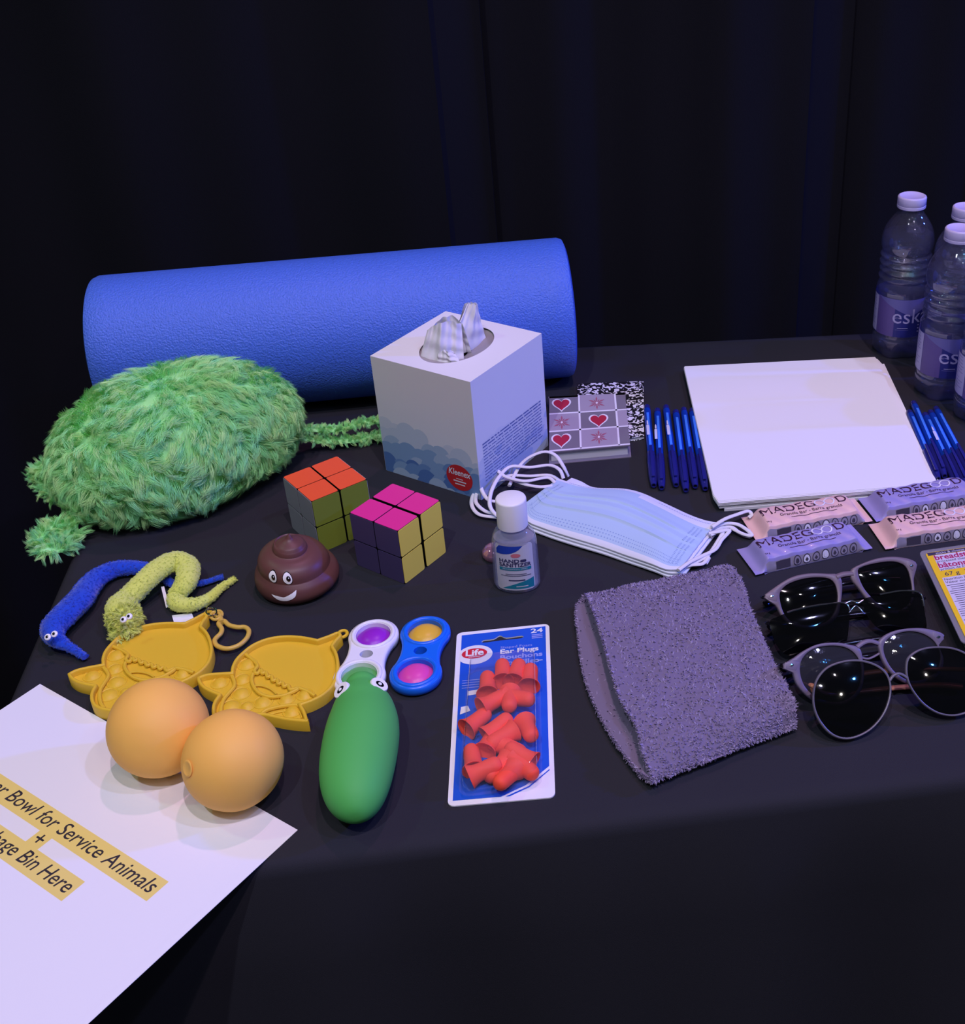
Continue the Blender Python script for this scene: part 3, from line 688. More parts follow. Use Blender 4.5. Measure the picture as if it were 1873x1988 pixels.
# ------------------------------------------------------------ dimple toys
def dimple(label, col, c1, c2, x):
    t = thing('dimple_toy', label, 'dimple toy', 'two bubble dimple toys'); body = mat('dimple_plastic', col, .3, .5, coat=.2); d = 2.42; r = 2.02
    o = []
    for k in range(33): a = radians(-28 + 236 * k / 32); o.append((r * cos(a), d + r * sin(a)))
    for k in range(1, 8): s_ = k / 8; yy = (o[32][1]) + (-2 * o[32][1]) * s_; o.append((-1.56 - .22 * abs(2 * s_ - 1) ** 2, yy))
    o2 = [(x_, -y_) for x_, y_ in o[:33]][::-1]; o = o[:33] + [(q[0], q[1]) for q in o[33:]] + o2 + [(-q[0], -q[1]) for q in o[33:]]
    n = len(o); holes = [(0, d, 1.38, 1.38), (0, 0, .52, .46), (0, -d, 1.38, 1.38)]
    mb = MB(); up = []
    # body as a height field grid cut by the holes: rings around each hole joined to the outline
    rows = 90; NX = 44
    def inside(x_, y_):
        c = False
        for i in range(n):
            a, b = o[i - 1], o[i]
            if (a[1] > y_) != (b[1] > y_) and x_ < (b[0] - a[0]) * (y_ - a[1]) / (b[1] - a[1]) + a[0]: c = not c
        return c
    import mathutils
    loops = [off(ccw(o), -.22)] + [circle(h[0], h[1], h[2], h[3], 40) for h in holes]
    vs2 = []; ed = []
    for lp in loops:
        b = len(vs2); vs2 += [Vector(p) for p in lp]; ed += [(b + i, b + (i + 1) % len(lp)) for i in range(len(lp))]
    res = mathutils.geometry.delaunay_2d_cdt(vs2, ed, [], 1, 1e-5)
    vv, ff = res[0], res[2]
    tri = []
    for q in ff:
        c = sum((vv[i] for i in q), Vector((0, 0))) / len(q)
        if any(((c.x - h[0]) / h[2]) ** 2 + ((c.y - h[1]) / h[3]) ** 2 < 1 for h in holes): continue
        tri.append(tuple(q))
    mb.add([(p.x, p.y, .95) for p in vv], tri); mb.add([(p.x, p.y, 0.1) for p in vv], [q[::-1] for q in tri])
    oo = ccw(o); rr = [(off(oo, -.22), .95), (off(oo, -.08), .9), (off(oo, -.01), .75), (oo, .55), (off(oo, -.03), .25), (off(oo, -.22), .1)]
    mb.add([(a, b, z) for q, z in rr for a, b in q], [(k * n + i, (k + 1) * n + i, (k + 1) * n + (i + 1) % n, k * n + (i + 1) % n) for k in range(len(rr) - 1) for i in range(n)])
    for h in holes:
        c = circle(h[0], h[1], h[2], h[3], 40); mb.add([(a, b, .95) for a, b in c] + [(a, b, .1) for a, b in c], [(i, (i + 1) % 40, 40 + (i + 1) % 40, 40 + i) for i in range(40)])
        if h[2] > 1: mb.tube([(h[0] + (h[2] + .22) * cos(a), h[1] + (h[3] + .22) * sin(a), .9) for a in [2 * pi * k / 40 for k in range(40)]], .2, 10, closed=True)
    mb.build('body', body, t, angle=55)
    for sgn, cc in ((1, c1), (-1, c2)):
        mb = MB(); r2 = 1.38; mb.lathe([(r2, 0), (r2 * .97, .05), (r2 * .9, .12), (r2 * .75, .35), (r2 * .5, .52), (r2 * .25, .6), (0, .62)], 36, (0, sgn * d, .5)); mb.build('bubble', mat('bubble_' + 'silicone', cc, .35, .4), t)
    return t
place(dimple('white two-bubble toy with a purple bubble, above the green pickle', (232, 232, 236), (150, 40, 190), (98, 180, 96), 0), -19.35, 72.15, 0, radians(-4))
place(dimple('blue two-bubble toy with yellow and pink bubbles', (24, 108, 228), (226, 180, 60), (226, 76, 170), 0), -15.15, 72.35, 0, radians(-2))

# ------------------------------------------------------------ green pickle squeeze toy
M['pickle'] = mat('green_rubber', (82, 178, 86), .6, .3, bump=(500, .1, .0004), var=(8, .06))
t = thing('pickle_toy', 'plump green pickle squeeze toy with two white eyes', 'squeeze toy')
PB, PE = Vector((-18.45, 66.5)), Vector((-17.0, 54.3)); Lp = (PE - PB).length
prof = [(0, 0), (.55, .02), (1.0, .25), (1.3, .7), (1.45, 1.15), (1.75, 1.7), (2.15, 2.6), (2.45, 4.0), (2.6, 5.6), (2.62, 7.2), (2.55, 9.0), (2.35, 10.8), (2.0, 12.3), (1.55, 13.3), (1.0, 13.95), (.5, 14.25), (0, 14.32)]
prof = [(a, b * Lp / 14.32) for a, b in prof]
pp = [(p.x, p.y) for p in spl([(a, b, 0) for a, b in prof], 4, False)]
def rad_at(y):
    for i in range(len(pp) - 1):
        if pp[i][1] <= y <= pp[i + 1][1]: k = (y - pp[i][1]) / max(1e-6, pp[i + 1][1] - pp[i][1]); return pp[i][0] + k * (pp[i + 1][0] - pp[i][0])
    return 0
mb = MB().lathe([(max(r, 0), z) for r, z in pp], 56)
def lay(x, y, z):   # axis along -y, lying on the table; head end raised on the dimple toy
    up = 1.0 * max(0, 1 - z / 3.0) ** 1.5
    return (x + .12 * sin(z * .5), -z, max(0.0, y * .93 + 2.42 + up - .25 * max(0, (z - 9) / 5) ** 2 * 1.0))
mb.map(lay); mb.build('body', M['pickle'], t)
for sx_ in (-1, 1):
    zz = 1.85 if sx_ < 0 else 1.7; r = rad_at(zz); a = radians(90 + (-1) * sx_ * 42); c = Vector(lay((r + .02) * cos(a), (r + .02) * sin(a), zz))
    nn = Vector((cos(a) * .7, -.12 + .1, sin(a))).normalized(); nn = Vector((nn.x, -.25, nn.z)).normalized(); bx = Vector((1, 0, 0)); bx = (bx - nn * bx.dot(nn)).normalized(); by = nn.cross(bx); rot = radians(38 if sx_ < 0 else -22)
    def em(x, y, z): return c + bx * (x * cos(rot) - y * sin(rot)) + by * (x * sin(rot) + y * cos(rot)) + nn * z
    e = MB().lathe([(.68, -.12), (.68, .08), (.62, .16), (0, .18)], 28, sx=1.0, sy=.78).map(em).build('eye', M['eye'], t)
    MB().lathe([(.34, .16), (.3, .2), (0, .21)], 20, sx=1, sy=.62).map(em).build('pupil', M['pupil'], e)
    mb = MB().lathe([(.15, .2), (.1, .25), (0, .255)], 14, sx=1, sy=.8).map(em).build('highlight_dot', M['eye'], e)
dv = PE - PB; place(t, PB.x, PB.y, 0, atan2(dv.x, -dv.y))

# ------------------------------------------------------------ ear plug blister card
M['card_blue'] = mat('card_blue', (22, 84, 200), .45, .4); M['card_red'] = mat('card_red', (205, 36, 58), .45)
M['plug'] = mat('orange_foam', (255, 84, 62), .6, .25, sss=.1); M['pale_blue'] = mat('pale_blue_print', (150, 160, 225), .5)
M['navy'] = mat('navy_print', (24, 44, 130), .5)
t = thing('earplug_package', 'blue and white blister card of orange foam ear plugs', 'ear plugs')
c00, c10, c11, c01 = T(869, 1568), T(1078, 1550), T(1066, 1213), T(887, 1231)
def CU(u, v, z=0):   # u across, v from the bottom up
    a = c00.lerp(c10, u); b = c01.lerp(c11, u); p = a.lerp(b, v); return Vector((p.x + 8, p.y - 66, z))
CWd, CHt = 7.3, 18.6
cf = lambda z: (lambda a, b: CU(a / CWd, b / CHt, z))
mb = MB(); o = rrect(CWd, CHt, .45, 5, CWd / 2, CHt / 2); n = len(o)
slot = spl([(2.2, 16.95, 0), (3.0, 17.0, 0), (3.5, 17.35, 0), (4.0, 17.0, 0), (5.2, 17.05, 0), (5.2, 16.75, 0), (3.6, 16.72, 0), (2.2, 16.65, 0)], 3)
slot = [(p.x - .1, p.y + .35) for p in slot]
import mathutils
def cdt(loops, holes_c):
    vs2, ed = [], []
    for lp in loops:
        b = len(vs2); vs2 += [Vector(p) for p in lp]; ed += [(b + i, b + (i + 1) % len(lp)) for i in range(len(lp))]
    r = mathutils.geometry.delaunay_2d_cdt(vs2, ed, [], 1, 1e-5); vv, ff = r[0], r[2]; tri = []
    def ins(o, x, y):
        c = False
        for i in range(len(o)):
            a, b = o[i - 1], o[i]
            if (a[1] > y) != (b[1] > y) and x < (b[0] - a[0]) * (y - a[1]) / (b[1] - a[1]) + a[0]: c = not c
        return c
    for q in ff:
        c = sum((vv[i] for i in q), Vector((0, 0))) / len(q)
        if ins(loops[0], c.x, c.y) and not any(ins(hh, c.x, c.y) for hh in holes_c): tri.append(tuple(q))
    return vv, tri
vv, tri = cdt([o, slot], [slot])
for z, rv in ((.12, 1), (0.02, -1)): mb.add([cf(z)(p.x, p.y) for p in vv], [q[::rv] for q in tri])
for lp in (o, slot): k = len(lp); mb.add([cf(.12)(*p[:2]) for p in lp] + [cf(.02)(*p[:2]) for p in lp], [(i, (i + 1) % k, k + (i + 1) % k, k + i) for i in range(k)])
mb.build('card', M['white'], t, smooth=False)
mb = MB(); ob_ = [(.33, .45), (3.6, .45), (5.3, 1.3), (6.95, 2.9), (7.0, 18.3), (.4, 18.2)]
vv, tri = cdt([ob_, slot], [slot]); mb.add([cf(.135)(p.x, p.y) for p in vv], tri)
mb.add([cf(.135)(*p) for p in ((3.9, .42), (5.5, 1.2), (6.97, 2.62), (6.97, 2.5), (5.55, 1.08), (4.2, .42))], [tuple(range(6))], 0)
mb.build('blue_print', M['card_blue'], t, smooth=False)
mb = MB(); put_poly(mb, clip_rect(circle(1.5, 15.6, 1.35, 1.15, 32), .35, 0, 9, 20), cf(.15), 1); put_poly(mb, circle(1.45, 15.75, .98, .62, 32), cf(.16), 0)
put_text(mb, 'Life', cf(.17), 1.0, 1, x=1.45, y=15.5, weight=.03); put_quad(mb, 1.0, 15.32, 1.9, 15.38, cf(.17), 1)
put_text(mb, '24', cf(.15), .75, 1, x=6.3, y=17.6, sx=1.3, weight=.02); put_quad(mb, 5.9, 17.3, 6.75, 17.4, cf(.15), 2); put_quad(mb, 5.9, 17.1, 6.75, 17.2, cf(.15), 2); put_quad(mb, 5.9, 16.9, 6.75, 17.0, cf(.15), 2)
put_text(mb, 'Shaped Foam', cf(.15), .42, 2, 'LEFT', x=3.45, y=16.0, sx=1.1)
put_text(mb, 'Ear Plugs', cf(.15), .72, 1, 'LEFT', x=3.4, y=15.4, sx=1.15, weight=.03)
put_text(mb, 'Bouchons', cf(.15), .72, 2, 'LEFT', x=3.4, y=14.7, sx=1.15, weight=.03)
put_text(mb, "d'oreilles", cf(.15), .72, 2, 'LEFT', x=3.4, y=14.0, sx=1.15, weight=.03)
put_quad(mb, 6.0, 14.15, 6.7, 14.22, cf(.15), 1); put_quad(mb, 4.1, 13.6, 5.6, 13.7, cf(.15), 2)
put_poly(mb, [(1.1, 10.9), (2.1, 11.0), (2.0, 11.5), (1.15, 11.4)], cf(.15), 1); put_poly(mb, [(.55, 8.9), (1.3, 9.2), (1.1, 9.8), (.6, 9.7)], cf(.15), 1)
for k in range(4): put_quad(mb, .6, 12.6 - k * .28, 2.2, 12.66 - k * .28, cf(.15), 2)
mb.build('printed_logo', [M['card_red'], M['print_white'], M['pale_blue']], t, smooth=False)
M['blister'] = clear('clear_blister', (.97, .98, 1), rough=.06, haze=(.6, .6, .7), hazeamt=.05, bump=(60, .15, .002), gmax=.9, fres=1.35)
mb = MB(); bl = [( .95, .95), (6.2, 1.2), (6.25, 13.6), (1.2, 13.5)]
bo = []
for i in range(4):
    p0, p1, p2 = Vector(bl[i - 1]), Vector(bl[i]), Vector(bl[(i + 1) % 4])
    for k in range(7): s_ = k / 6; a_ = p1 + (p0 - p1).normalized() * .7; b_ = p1 + (p2 - p1).normalized() * .7; q = a_ * (1 - s_) ** 2 + p1 * 2 * s_ * (1 - s_) + b_ * s_ * s_; bo.append((q.x, q.y))
bo = ccw(bo); n = len(bo); rings = [(off(bo, .25), .15), (off(bo, .04), .17), (bo, .3), (off(bo, -.1), 1.9), (off(bo, -.2), 2.05), (off(bo, -.4), 2.12)]
rings = [(off(bo, .25), .15), (off(bo, .04), .17), (bo, .3), (off(bo, -.12), 1.9), (off(bo, -.22), 2.06), (off(bo, -.42), 2.12)]
mb.add([cf(z)(a, b) for q, z in rings for a, b in q], [(k * n + i, k * n + (i + 1) % n, (k + 1) * n + (i + 1) % n, (k + 1) * n + i) for k in range(len(rings) - 1) for i in range(n)] + [tuple((len(rings) - 1) * n + i for i in range(n))])
tag(mb.build('blister', M['blister'], t), 'clear plastic blister'); place(t, -8, 66)
zb = lambda x, y: (850 + x / 4.732, 1180 + y / 4.732)
plugs = [((455, 600), (455, 870), .85, 'upper left plug standing alone at the left of the top row'), ((590, 490), (600, 730), .85, 'plug second from left in the top row, tip pointing up'),
 ((755, 490), (680, 740), .85, 'plug third from left in the top row, leaning right'), ((855, 530), (835, 740), .85, 'plug at the right end of the top row by the blister wall'),
 ((650, 900), (655, 760), 1.75, 'plug in the upper cluster with its round tip toward the viewer'), ((880, 830), (680, 770), 1.6, 'plug in the upper cluster with its tip pointing right'),
 ((640, 790), (490, 870), 1.1, 'plug in the upper cluster showing its flared hollow end at left'), ((470, 950), (270, 1110), .85, 'plug at the left of the middle cluster, flared end down left'),
 ((670, 960), (390, 1130), 1.75, 'plug lying diagonally on top of the middle cluster'), ((870, 1200), (770, 950), 1.35, 'plug at the right of the middle cluster, tip pointing down'),
 ((450, 1270), (730, 1110), 1.1, 'plug below the diagonal one, tip pointing down left'), ((620, 1240), (870, 1350), 1.7, 'plug above the lower cluster with its flare at the lower right'),
 ((580, 1400), (290, 1490), 1.55, 'plug at the lower left with a broad flared end'), ((300, 1270), (330, 1470), .8, 'plug at the lower left corner, tip pointing up'),
 ((540, 1630), (700, 1430), 1.5, 'plug at the bottom of the pack, tip pointing down left'), ((900, 1550), (760, 1430), .9, 'plug at the lower right corner of the pack'),
 ((440, 1580), (560, 1470), .8, 'plug at the bottom partly under its neighbours'), ((540, 1110), (440, 1300), .8, 'plug mostly hidden between the middle and lower clusters'), ((800, 1350), (640, 1280), .8, 'plug under the lower cluster at its right')]
pm = MB(); prf = [(0, 0), (.25, .03), (.42, .14), (.53, .32), (.58, .6), (.60, 1.2), (.62, 1.6), (.68, 1.95), (.80, 2.25), (.86, 2.35), (.8, 2.37), (.55, 2.2), (.3, 2.1), (0, 2.08)]
pm.lathe([(p.x, p.y) for p in [q for q in spl([(a, b, 0) for a, b in prf], 2, False)]], 24)
proto = None
for (tp, bs, z, lb) in plugs:
    a = T(*zb(*tp), z); b = T(*zb(*bs), z); 
    if proto is None: pl = pm.build('ear_plug', M['plug']); proto = pl
    else: pl = proto.copy(); C.objects.link(pl)
    tag(pl, 'orange foam ear ' + lb, 'ear plug', 'orange ear plugs in the blister'); d = (b - a).normalized()
    z = min(max(z, .8), 1.42); pl.location = (a.x * S, a.y * S, z * S + TOP); tilt = .12 * (1 if z > 1.3 else 0)
    if z > 1.3 : d = (d - Vector((0, 0, .22))).normalized()
    pl.rotation_euler = d.to_track_quat('Z', 'Y').to_euler()

# ------------------------------------------------------------ hand sanitizer
M['gel'] = clear('clear_gel_plastic', (.92, .92, .97), rough=.05, haze=(.75, .75, .8), hazeamt=.16, bump=(40, .2, .002))
M['label'] = mat('label_white', (200, 200, 212), .45, .4); M['teal'] = mat('label_teal', (30, 130, 150), .45); M['lab_ink'] = mat('label_ink', (52, 52, 90), .5); M['lab_blue'] = mat('label_blue', (20, 62, 165), .45); M['lab_red'] = mat('label_red', (205, 110, 120), .5)
t = thing('sanitizer_bottle', 'small clear hand sanitizer bottle with a white flip cap', 'hand sanitizer')
SB = [(0, .18), (1.2, .15), (1.6, .0), (1.82, .1), (1.96, .4), (1.98, .8), (1.96, 2.5), (1.93, 4.2), (1.88, 4.9), (1.7, 5.5), (1.35, 5.95), (1.1, 6.15), (1.0, 6.3), (1.0, 6.6)]
sbp = [(p.x, p.y) for p in spl([(a, b, 0) for a, b in SB], 3, False)]
def sdep(z): return .68 + .32 * max(0, min(1, (z - 4.8) / 1.4))
mb = MB().lathe(sbp, 56); mb.map(lambda x, y, z: (x, y * sdep(z), z)); mb.build('bottle', M['gel'], t)
mb = MB().lathe([(r * .93, max(z, .3)) for r, z in sbp if z < 5.2] + [(0, 5.2)], 40); mb.map(lambda x, y, z: (x, y * sdep(z), z))
M['gelfill'] = clear('gel', (.92, .92, .95), rough=.2, haze=(.75, .75, .82), hazeamt=.30, gmax=.4); mb.build('gel', M['gelfill'], t)
mb = MB().lathe([(1.22, 6.25), (1.28, 6.3), (1.28, 8.75), (1.24, 8.85), (1.15, 8.9), (0, 8.92)], 48)
mb.build('cap', M['white'], t)
def sl(e):
    def fn(a, z):
        r = 1.98 if z < 3 else 1.98 - .03 * (z - 3); ang = -pi / 2 + a / 1.62
        return ((r + e) * cos(ang), (r * .68 + e) * sin(ang), z)
    return fn
def curved(mb, o, fn, mi): # subdivided strip polygon: clip into vertical slices so it follows the bottle
    xs = [p[0] for p in o]; x0, x1 = min(xs), max(xs); n = max(1, int((x1 - x0) / .16))
    for k in range(n):
        q = clip_rect(o, x0 + (x1 - x0) * k / n, -99, x0 + (x1 - x0) * (k + 1) / n, 99)
        if len(q) > 2: put_poly(mb, q, fn, mi)
mb = MB(); lab = rrect(2.95, 4.7, .35, 5, .1, 2.8); curved(mb, lab, sl(.012), 0)
tp_ = [(p.x, p.y) for p in spl([(-1.27, 4.1, 0), (-1.27, 4.1, 0), (-1.27, 4.55, 0), (-1.27, 4.55, 0), (-1.0, 4.92, 0), (-1.0, 4.92, 0), (.75, 4.92, 0), (.75, 4.92, 0), (.3, 4.45, 0), (-.4, 4.15, 0)], 4)]
curved(mb, clip_rect(tp_, -1.27, 3, 1.4, 4.92), sl(.02), 1)
bt = [(p.x, p.y) for p in spl([(-.9, .6, 0), (-.9, .6, 0), (1.47, .6, 0), (1.47, .6, 0), (1.47, 1.6, 0), (1.47, 1.6, 0), (.5, 1.3, 0), (-.2, 1.0, 0)], 4)]
curved(mb, clip_rect(bt, -1.2, .58, 1.47, 3), sl(.02), 2)
curved(mb, circle(.2, 4.0, .34, .2, 20), sl(.02), 4)
put_text(mb, 'HAND', sl(.022), .5, 3, 'LEFT', x=-1.05, y=3.28, sx=1.02, weight=.025); curved(mb, rrect(.45, .26, .1, 3, .72, 3.45), sl(.022), 3)
put_text(mb, 'SANITIZER', sl(.022), .5, 3, 'LEFT', x=-1.05, y=2.88, sx=.98, weight=.025)
curved(mb, [(-1.05, 2.5), (1.3, 2.5), (1.3, 2.78), (-1.05, 2.78)], sl(.022), 2)
for x0, x1, y in ((-.6, .9, 2.08), (-.95, 1.25, 1.92)): curved(mb, [(x0, y), (x1, y), (x1, y + .05), (x0, y + .05)], sl(.022), 3)
curved(mb, [(-.4, 1.42), (.75, 1.42), (.75, 1.54), (-.4, 1.54)], sl(.022), 3); curved(mb, [(.1, .8), (.95, .8), (.95, .9), (.1, .9)], sl(.03), 0)
put_text(mb, 'PROFESSIONAL SERIES', sl(.03), .18, 0, 'CENTER', x=.1, y=2.58)
mb.build('label_sticker', [M['label'], M['lab_blue'], M['teal'], M['lab_ink'], M['lab_red']], t, smooth=False)
place(t, -8.05, 81.7, 0, radians(-4))

# small shiny trinket behind it
t = MB().lathe([(0, 0.02), (1.0, .02), (1.15, .3), (1.1, .7), (.8, 1.05), (.4, 1.2), (0, 1.22)], 36).build('glass_gem', mat('iridescent_glass', (205, 150, 175), .08, .8, metal=.6, coat=1), None)
tag(t, 'small shiny pinkish trinket mostly hidden behind the sanitizer bottle', 'trinket'); place(t, -10.25, 86.0)

# ------------------------------------------------------------ face masks
M['mask_blue'] = mat('mask_blue', (176, 200, 226), .8, .15, bump=(1200, .2, .0003)); M['mask_white'] = mat('mask_white', (218, 222, 234), .8, .15); M['mask_dot'] = mat('mask_stitch', (140, 164, 208), .8)
M['elastic'] = mat('white_elastic', (222, 220, 226), .75, .2)
zm = lambda L: zoom(880, 850, 3.229, L)
topE = [T(*q, 1.0) for q in zm([(655, 250), (760, 285), (880, 308), (1060, 322), (1180, 350), (1300, 405), (1450, 480), (1560, 515), (1640, 530)])]
botE = [T(*q, .75) for q in zm([(448, 420), (455, 520), (560, 570), (760, 640), (960, 700), (1120, 755), (1240, 800), (1330, 830), (1420, 832)])]
topS = spl(topE, 6, False); botS = spl(botE, 6, False)
topW = spl([T(*q, .8) for q in zm([(735, 236), (800, 262), (880, 294), (1060, 306), (1190, 336), (1310, 390), (1460, 464), (1570, 500), (1665, 516)])], 6, False)
def cl_(L, s_): x = s_ * (len(L) - 1); i = min(int(x), len(L) - 2); return L[i].lerp(L[i + 1], x - i)
def mask(label, blue, dx=0, dy=0, dz=0, rot=0, white_edge=.0):
    t = thing('face_mask', label, 'face mask', 'stack of pleated face masks'); ctr_ = Vector((3.2, 92.2, 0))
    def P_(u, v, e=0):   # u along, v 0 bottom .. 1 top
        a, b = cl_(botS, u), cl_(topS if blue else topW, u); p = a.lerp(b, v); bul = 1.0 * sin(pi * min(1, max(0, u))) * sin(pi * v) ** .7
        st = sum(.05 * (1 if v > q else 0) - .05 * (v > q + .16) * 0 for q in (.36, .5, .64))
        pl_ = sum(.16 * max(0, 1 - (v - q) / .10) * (v >= q) + .16 * max(0, 1 - (q - v) / .012) * (v < q) for q in (.34, .48, .62))
        z = .35 + bul + pl_ * sin(pi * u) ** .3 + .04 * sin(u * 19) + e
        return (p.x - ctr_.x, p.y - ctr_.y, z + dz)
    def mf(u, v): return 1 if (v > .93 or (v > .84 and u > .5) or v < .06) else 0
    mb = MB(); n1, n2 = 60, 56
    mb.grid(lambda u, v: P_(u, v), n1, n2, mfn=mf); k = len(mb.v); mb.grid(lambda u, v: P_(u, v, -.12), n1, n2, mi=1)
    bd = [i for i in range(n1)] + [j * n1 + n1 - 1 for j in range(1, n2)] + [(n2 - 1) * n1 + i for i in range(n1 - 2, -1, -1)] + [j * n1 for j in range(n2 - 2, 0, -1)]
    for i in range(len(bd)): a, b = bd[i], bd[(i + 1) % len(bd)]; mb.f.append((a, b, k + b, k + a)); mb.m.append(1)
    mb.build('mask_panel', [M['mask_blue'] if blue else M['mask_white'], M['mask_white']], t)
    if blue:
        mb = MB()
        def dash(u, v, du, dv): mb.add([P_(u, v, .015), P_(u + du, v, .015), P_(u + du, v + dv, .015), P_(u, v + dv, .015)], [(0, 1, 2, 3)])
        for v in (.085, .125, .165):
            for i in range(70): dash(.05 + .9 * i / 70, v, .005, .012)
        for u in (.86, .89, .92):
            for i in range(30): dash(u, .1 + .72 * i / 30, .014, .008)
        for u in (.06, .09):
            for i in range(26): dash(u, .15 + .7 * i / 26, .012, .008)
        for i in range(26): dash(.62 + .34 * i / 26, .965, .006, .014); dash(.1 + .3 * i / 26, .965, .006, .014)
        mb.build('stitching', M['mask_dot'], t, smooth=False)
    return t, ctr_
def loops(t, ctr_, rot, dx, dy, L):
    for pts in L:
        mb = MB(); P = [Vector((p.x - ctr_.x, p.y - ctr_.y, p.z)) for p in [T(*zoom(880, 850, 3.229, [(q[0], q[1])])[0], q[2]) for q in pts]]
        P = [Matrix.Rotation(-rot, 3, 'Z') @ (p - Vector((dx, dy, 0))) for p in P]
        P = [Vector((p.x, p.y, p.z)) for p in P]
        mb.tube(spl(P, 8, False), .19, 10, flat=.7); mb.build('ear_loop', M['elastic'], t)
cfg = [('bottom white face mask of the stack, only its edge showing', False, .2, -.35, 0, .008, [
        [(720, 240, .6), (690, 180, 1.6), (640, 110, 2.2), (570, 88, 2.4), (480, 120, 2.0), (420, 170, 1.4), (385, 230, 1.0), (350, 300, .8)],
        [(1560, 600, .6), (1660, 570, .6), (1740, 560, .5), (1800, 600, .4), (1860, 620, .3), (1850, 580, .4)]]),
       ('middle face mask of the stack, under the blue one', False, .1, -.15, .28, .003, [
        [(690, 255, .9), (665, 200, 1.6), (600, 172, 1.7), (480, 185, 1.6), (360, 180, 1.6), (290, 240, 1.6), (240, 330, 1.4), (228, 420, 1.2), (265, 480, .8), (330, 520, .6)],
        [(660, 265, .6), (600, 235, .8), (480, 240, .9), (330, 240, .8), (200, 300, .5), (130, 350, .4), (115, 420, .4), (160, 480, .4), (260, 498, .4), (340, 505, .4)],
        [(1600, 580, .8), (1690, 540, .8), (1770, 540, .7), (1830, 570, .6), (1870, 610, .5), (1820, 605, .5), (1740, 565, .6)],
        [(1390, 830, .5), (1480, 800, .6), (1560, 790, .5), (1600, 750, .5), (1580, 790, .3)]]),
       ('top light blue pleated face mask of the stack', True, 0, 0, .56, 0, [
        [(640, 285, 1.0), (590, 250, 1.2), (470, 270, 1.3), (400, 265, 1.4), (320, 240, 1.5), (260, 195, 1.7), (200, 190, 1.7), (162, 240, 1.5), (175, 320, 1.2), (215, 385, 1.0), (270, 400, .9), (340, 400, .8)],
        [(620, 300, 1.0), (540, 308, 1.0), (440, 290, 1.0), (350, 260, 1.0), (250, 280, .8), (160, 330, .6), (140, 400, .5), (200, 460, .5), (290, 480, .5)],
        [(1620, 560, 1.2), (1700, 510, 1.3), (1780, 480, 1.2), (1845, 460, 1.0), (1868, 480, .8), (1850, 500, .6)],
        [(1600, 600, 1.0), (1650, 590, 1.0), (1730, 580, .8), (1680, 640, .7), (1640, 700, .6), (1560, 740, .7), (1480, 780, .9), (1410, 830, 1.0)],
        [(1610, 610, .9), (1690, 580, .8), (1650, 660, .6), (1600, 730, .5), (1540, 770, .5), (1440, 815, .6)]])]
for lb, bl_, dx_, dy_, dz_, rt, L in cfg:
    t, ctr_ = mask(lb, bl_, dz=dz_); loops(t, ctr_, rt, dx_, dy_, L); place(t, ctr_.x + dx_, ctr_.y + dy_, 0, rt)

# ------------------------------------------------------------ notepads
M['tile_dark'] = mat('cover_dark_grey', (118, 112, 122), .6); M['tile_light'] = mat('cover_light_grey', (160, 150, 164), .6); M['heart'] = mat('heart_red', (172, 38, 62), .5); M['cover_line'] = mat('cover_white_line', (225, 222, 228), .5); M['flower'] = mat('flower_rose', (160, 92, 112), .6)
t = thing('notepad', 'small grey notepad with a patchwork cover of red hearts and flowers', 'notepad')
q4 = [T(1066, 878, 1.3), T(1223, 864, 1.3), T(1213, 763, 1.3), T(1066, 770, 1.3)]; oc = (q4[0] + q4[1] + q4[2] + q4[3]) / 4
def NP(u, v, z=0): p = q4[0].lerp(q4[1], u).lerp(q4[3].lerp(q4[2], u), v); return Vector((p.x - oc.x, p.y - oc.y, z))
def slab(mb, u0, v0, u1, v1, z0, z1, mi=0): mb.prism([NP(u0, v0).xy, NP(u1, v0).xy, NP(u1, v1).xy, NP(u0, v1).xy], z0, z1, mi)
mb = MB(); slab(mb, 0, 0, 1, 1, 1.16, 1.28); slab(mb, -.01, -.03, 1.01, 1, 0.02, .12); slab(mb, -.01, .97, 1.01, 1.0, .02, 1.28); mb.build('cover', M['tile_dark'], t, smooth=False)
mb = MB(); slab(mb, .02, .02, .97, .97, .12, 1.16); mb.build('pages', M['paper_edge'], t, smooth=False)
g = lambda z: (lambda a, b: NP(a, b, z)); mb = MB(); us, vs_ = [0.0, .39, .865, 1.0], [0.02, .35, .67, 1.0]
for i in range(3):
    for j in range(3):
        if (i + j) % 2 == 1: put_quad(mb, us[i], vs_[j], us[i + 1], vs_[j + 1], g(1.29), 0)
for u_ in us[1:3]: put_quad(mb, u_ - .012, .02, u_ + .012, 1, g(1.3), 1)
for v_ in vs_[:3]: put_quad(mb, 0, v_ - .012, 1, v_ + .012, g(1.3), 1)
def heart(cx, cy, s_, e):
    return [(cx + s_ * .062 * 16 * sin(a) ** 3 / 8, cy + s_ * .07 * (13 * cos(a) - 5 * cos(2 * a) - 2 * cos(3 * a) - cos(4 * a)) / 8) for a in [2 * pi * k / 36 for k in range(36)]]
for cx_, cy_ in ((.16, .84), (.63, .50), (.15, .19)):
    put_poly(mb, heart(cx_, cy_, 1.02, 0), g(1.305), 1); put_poly(mb, heart(cx_, cy_, .84, 0), g(1.31), 2)
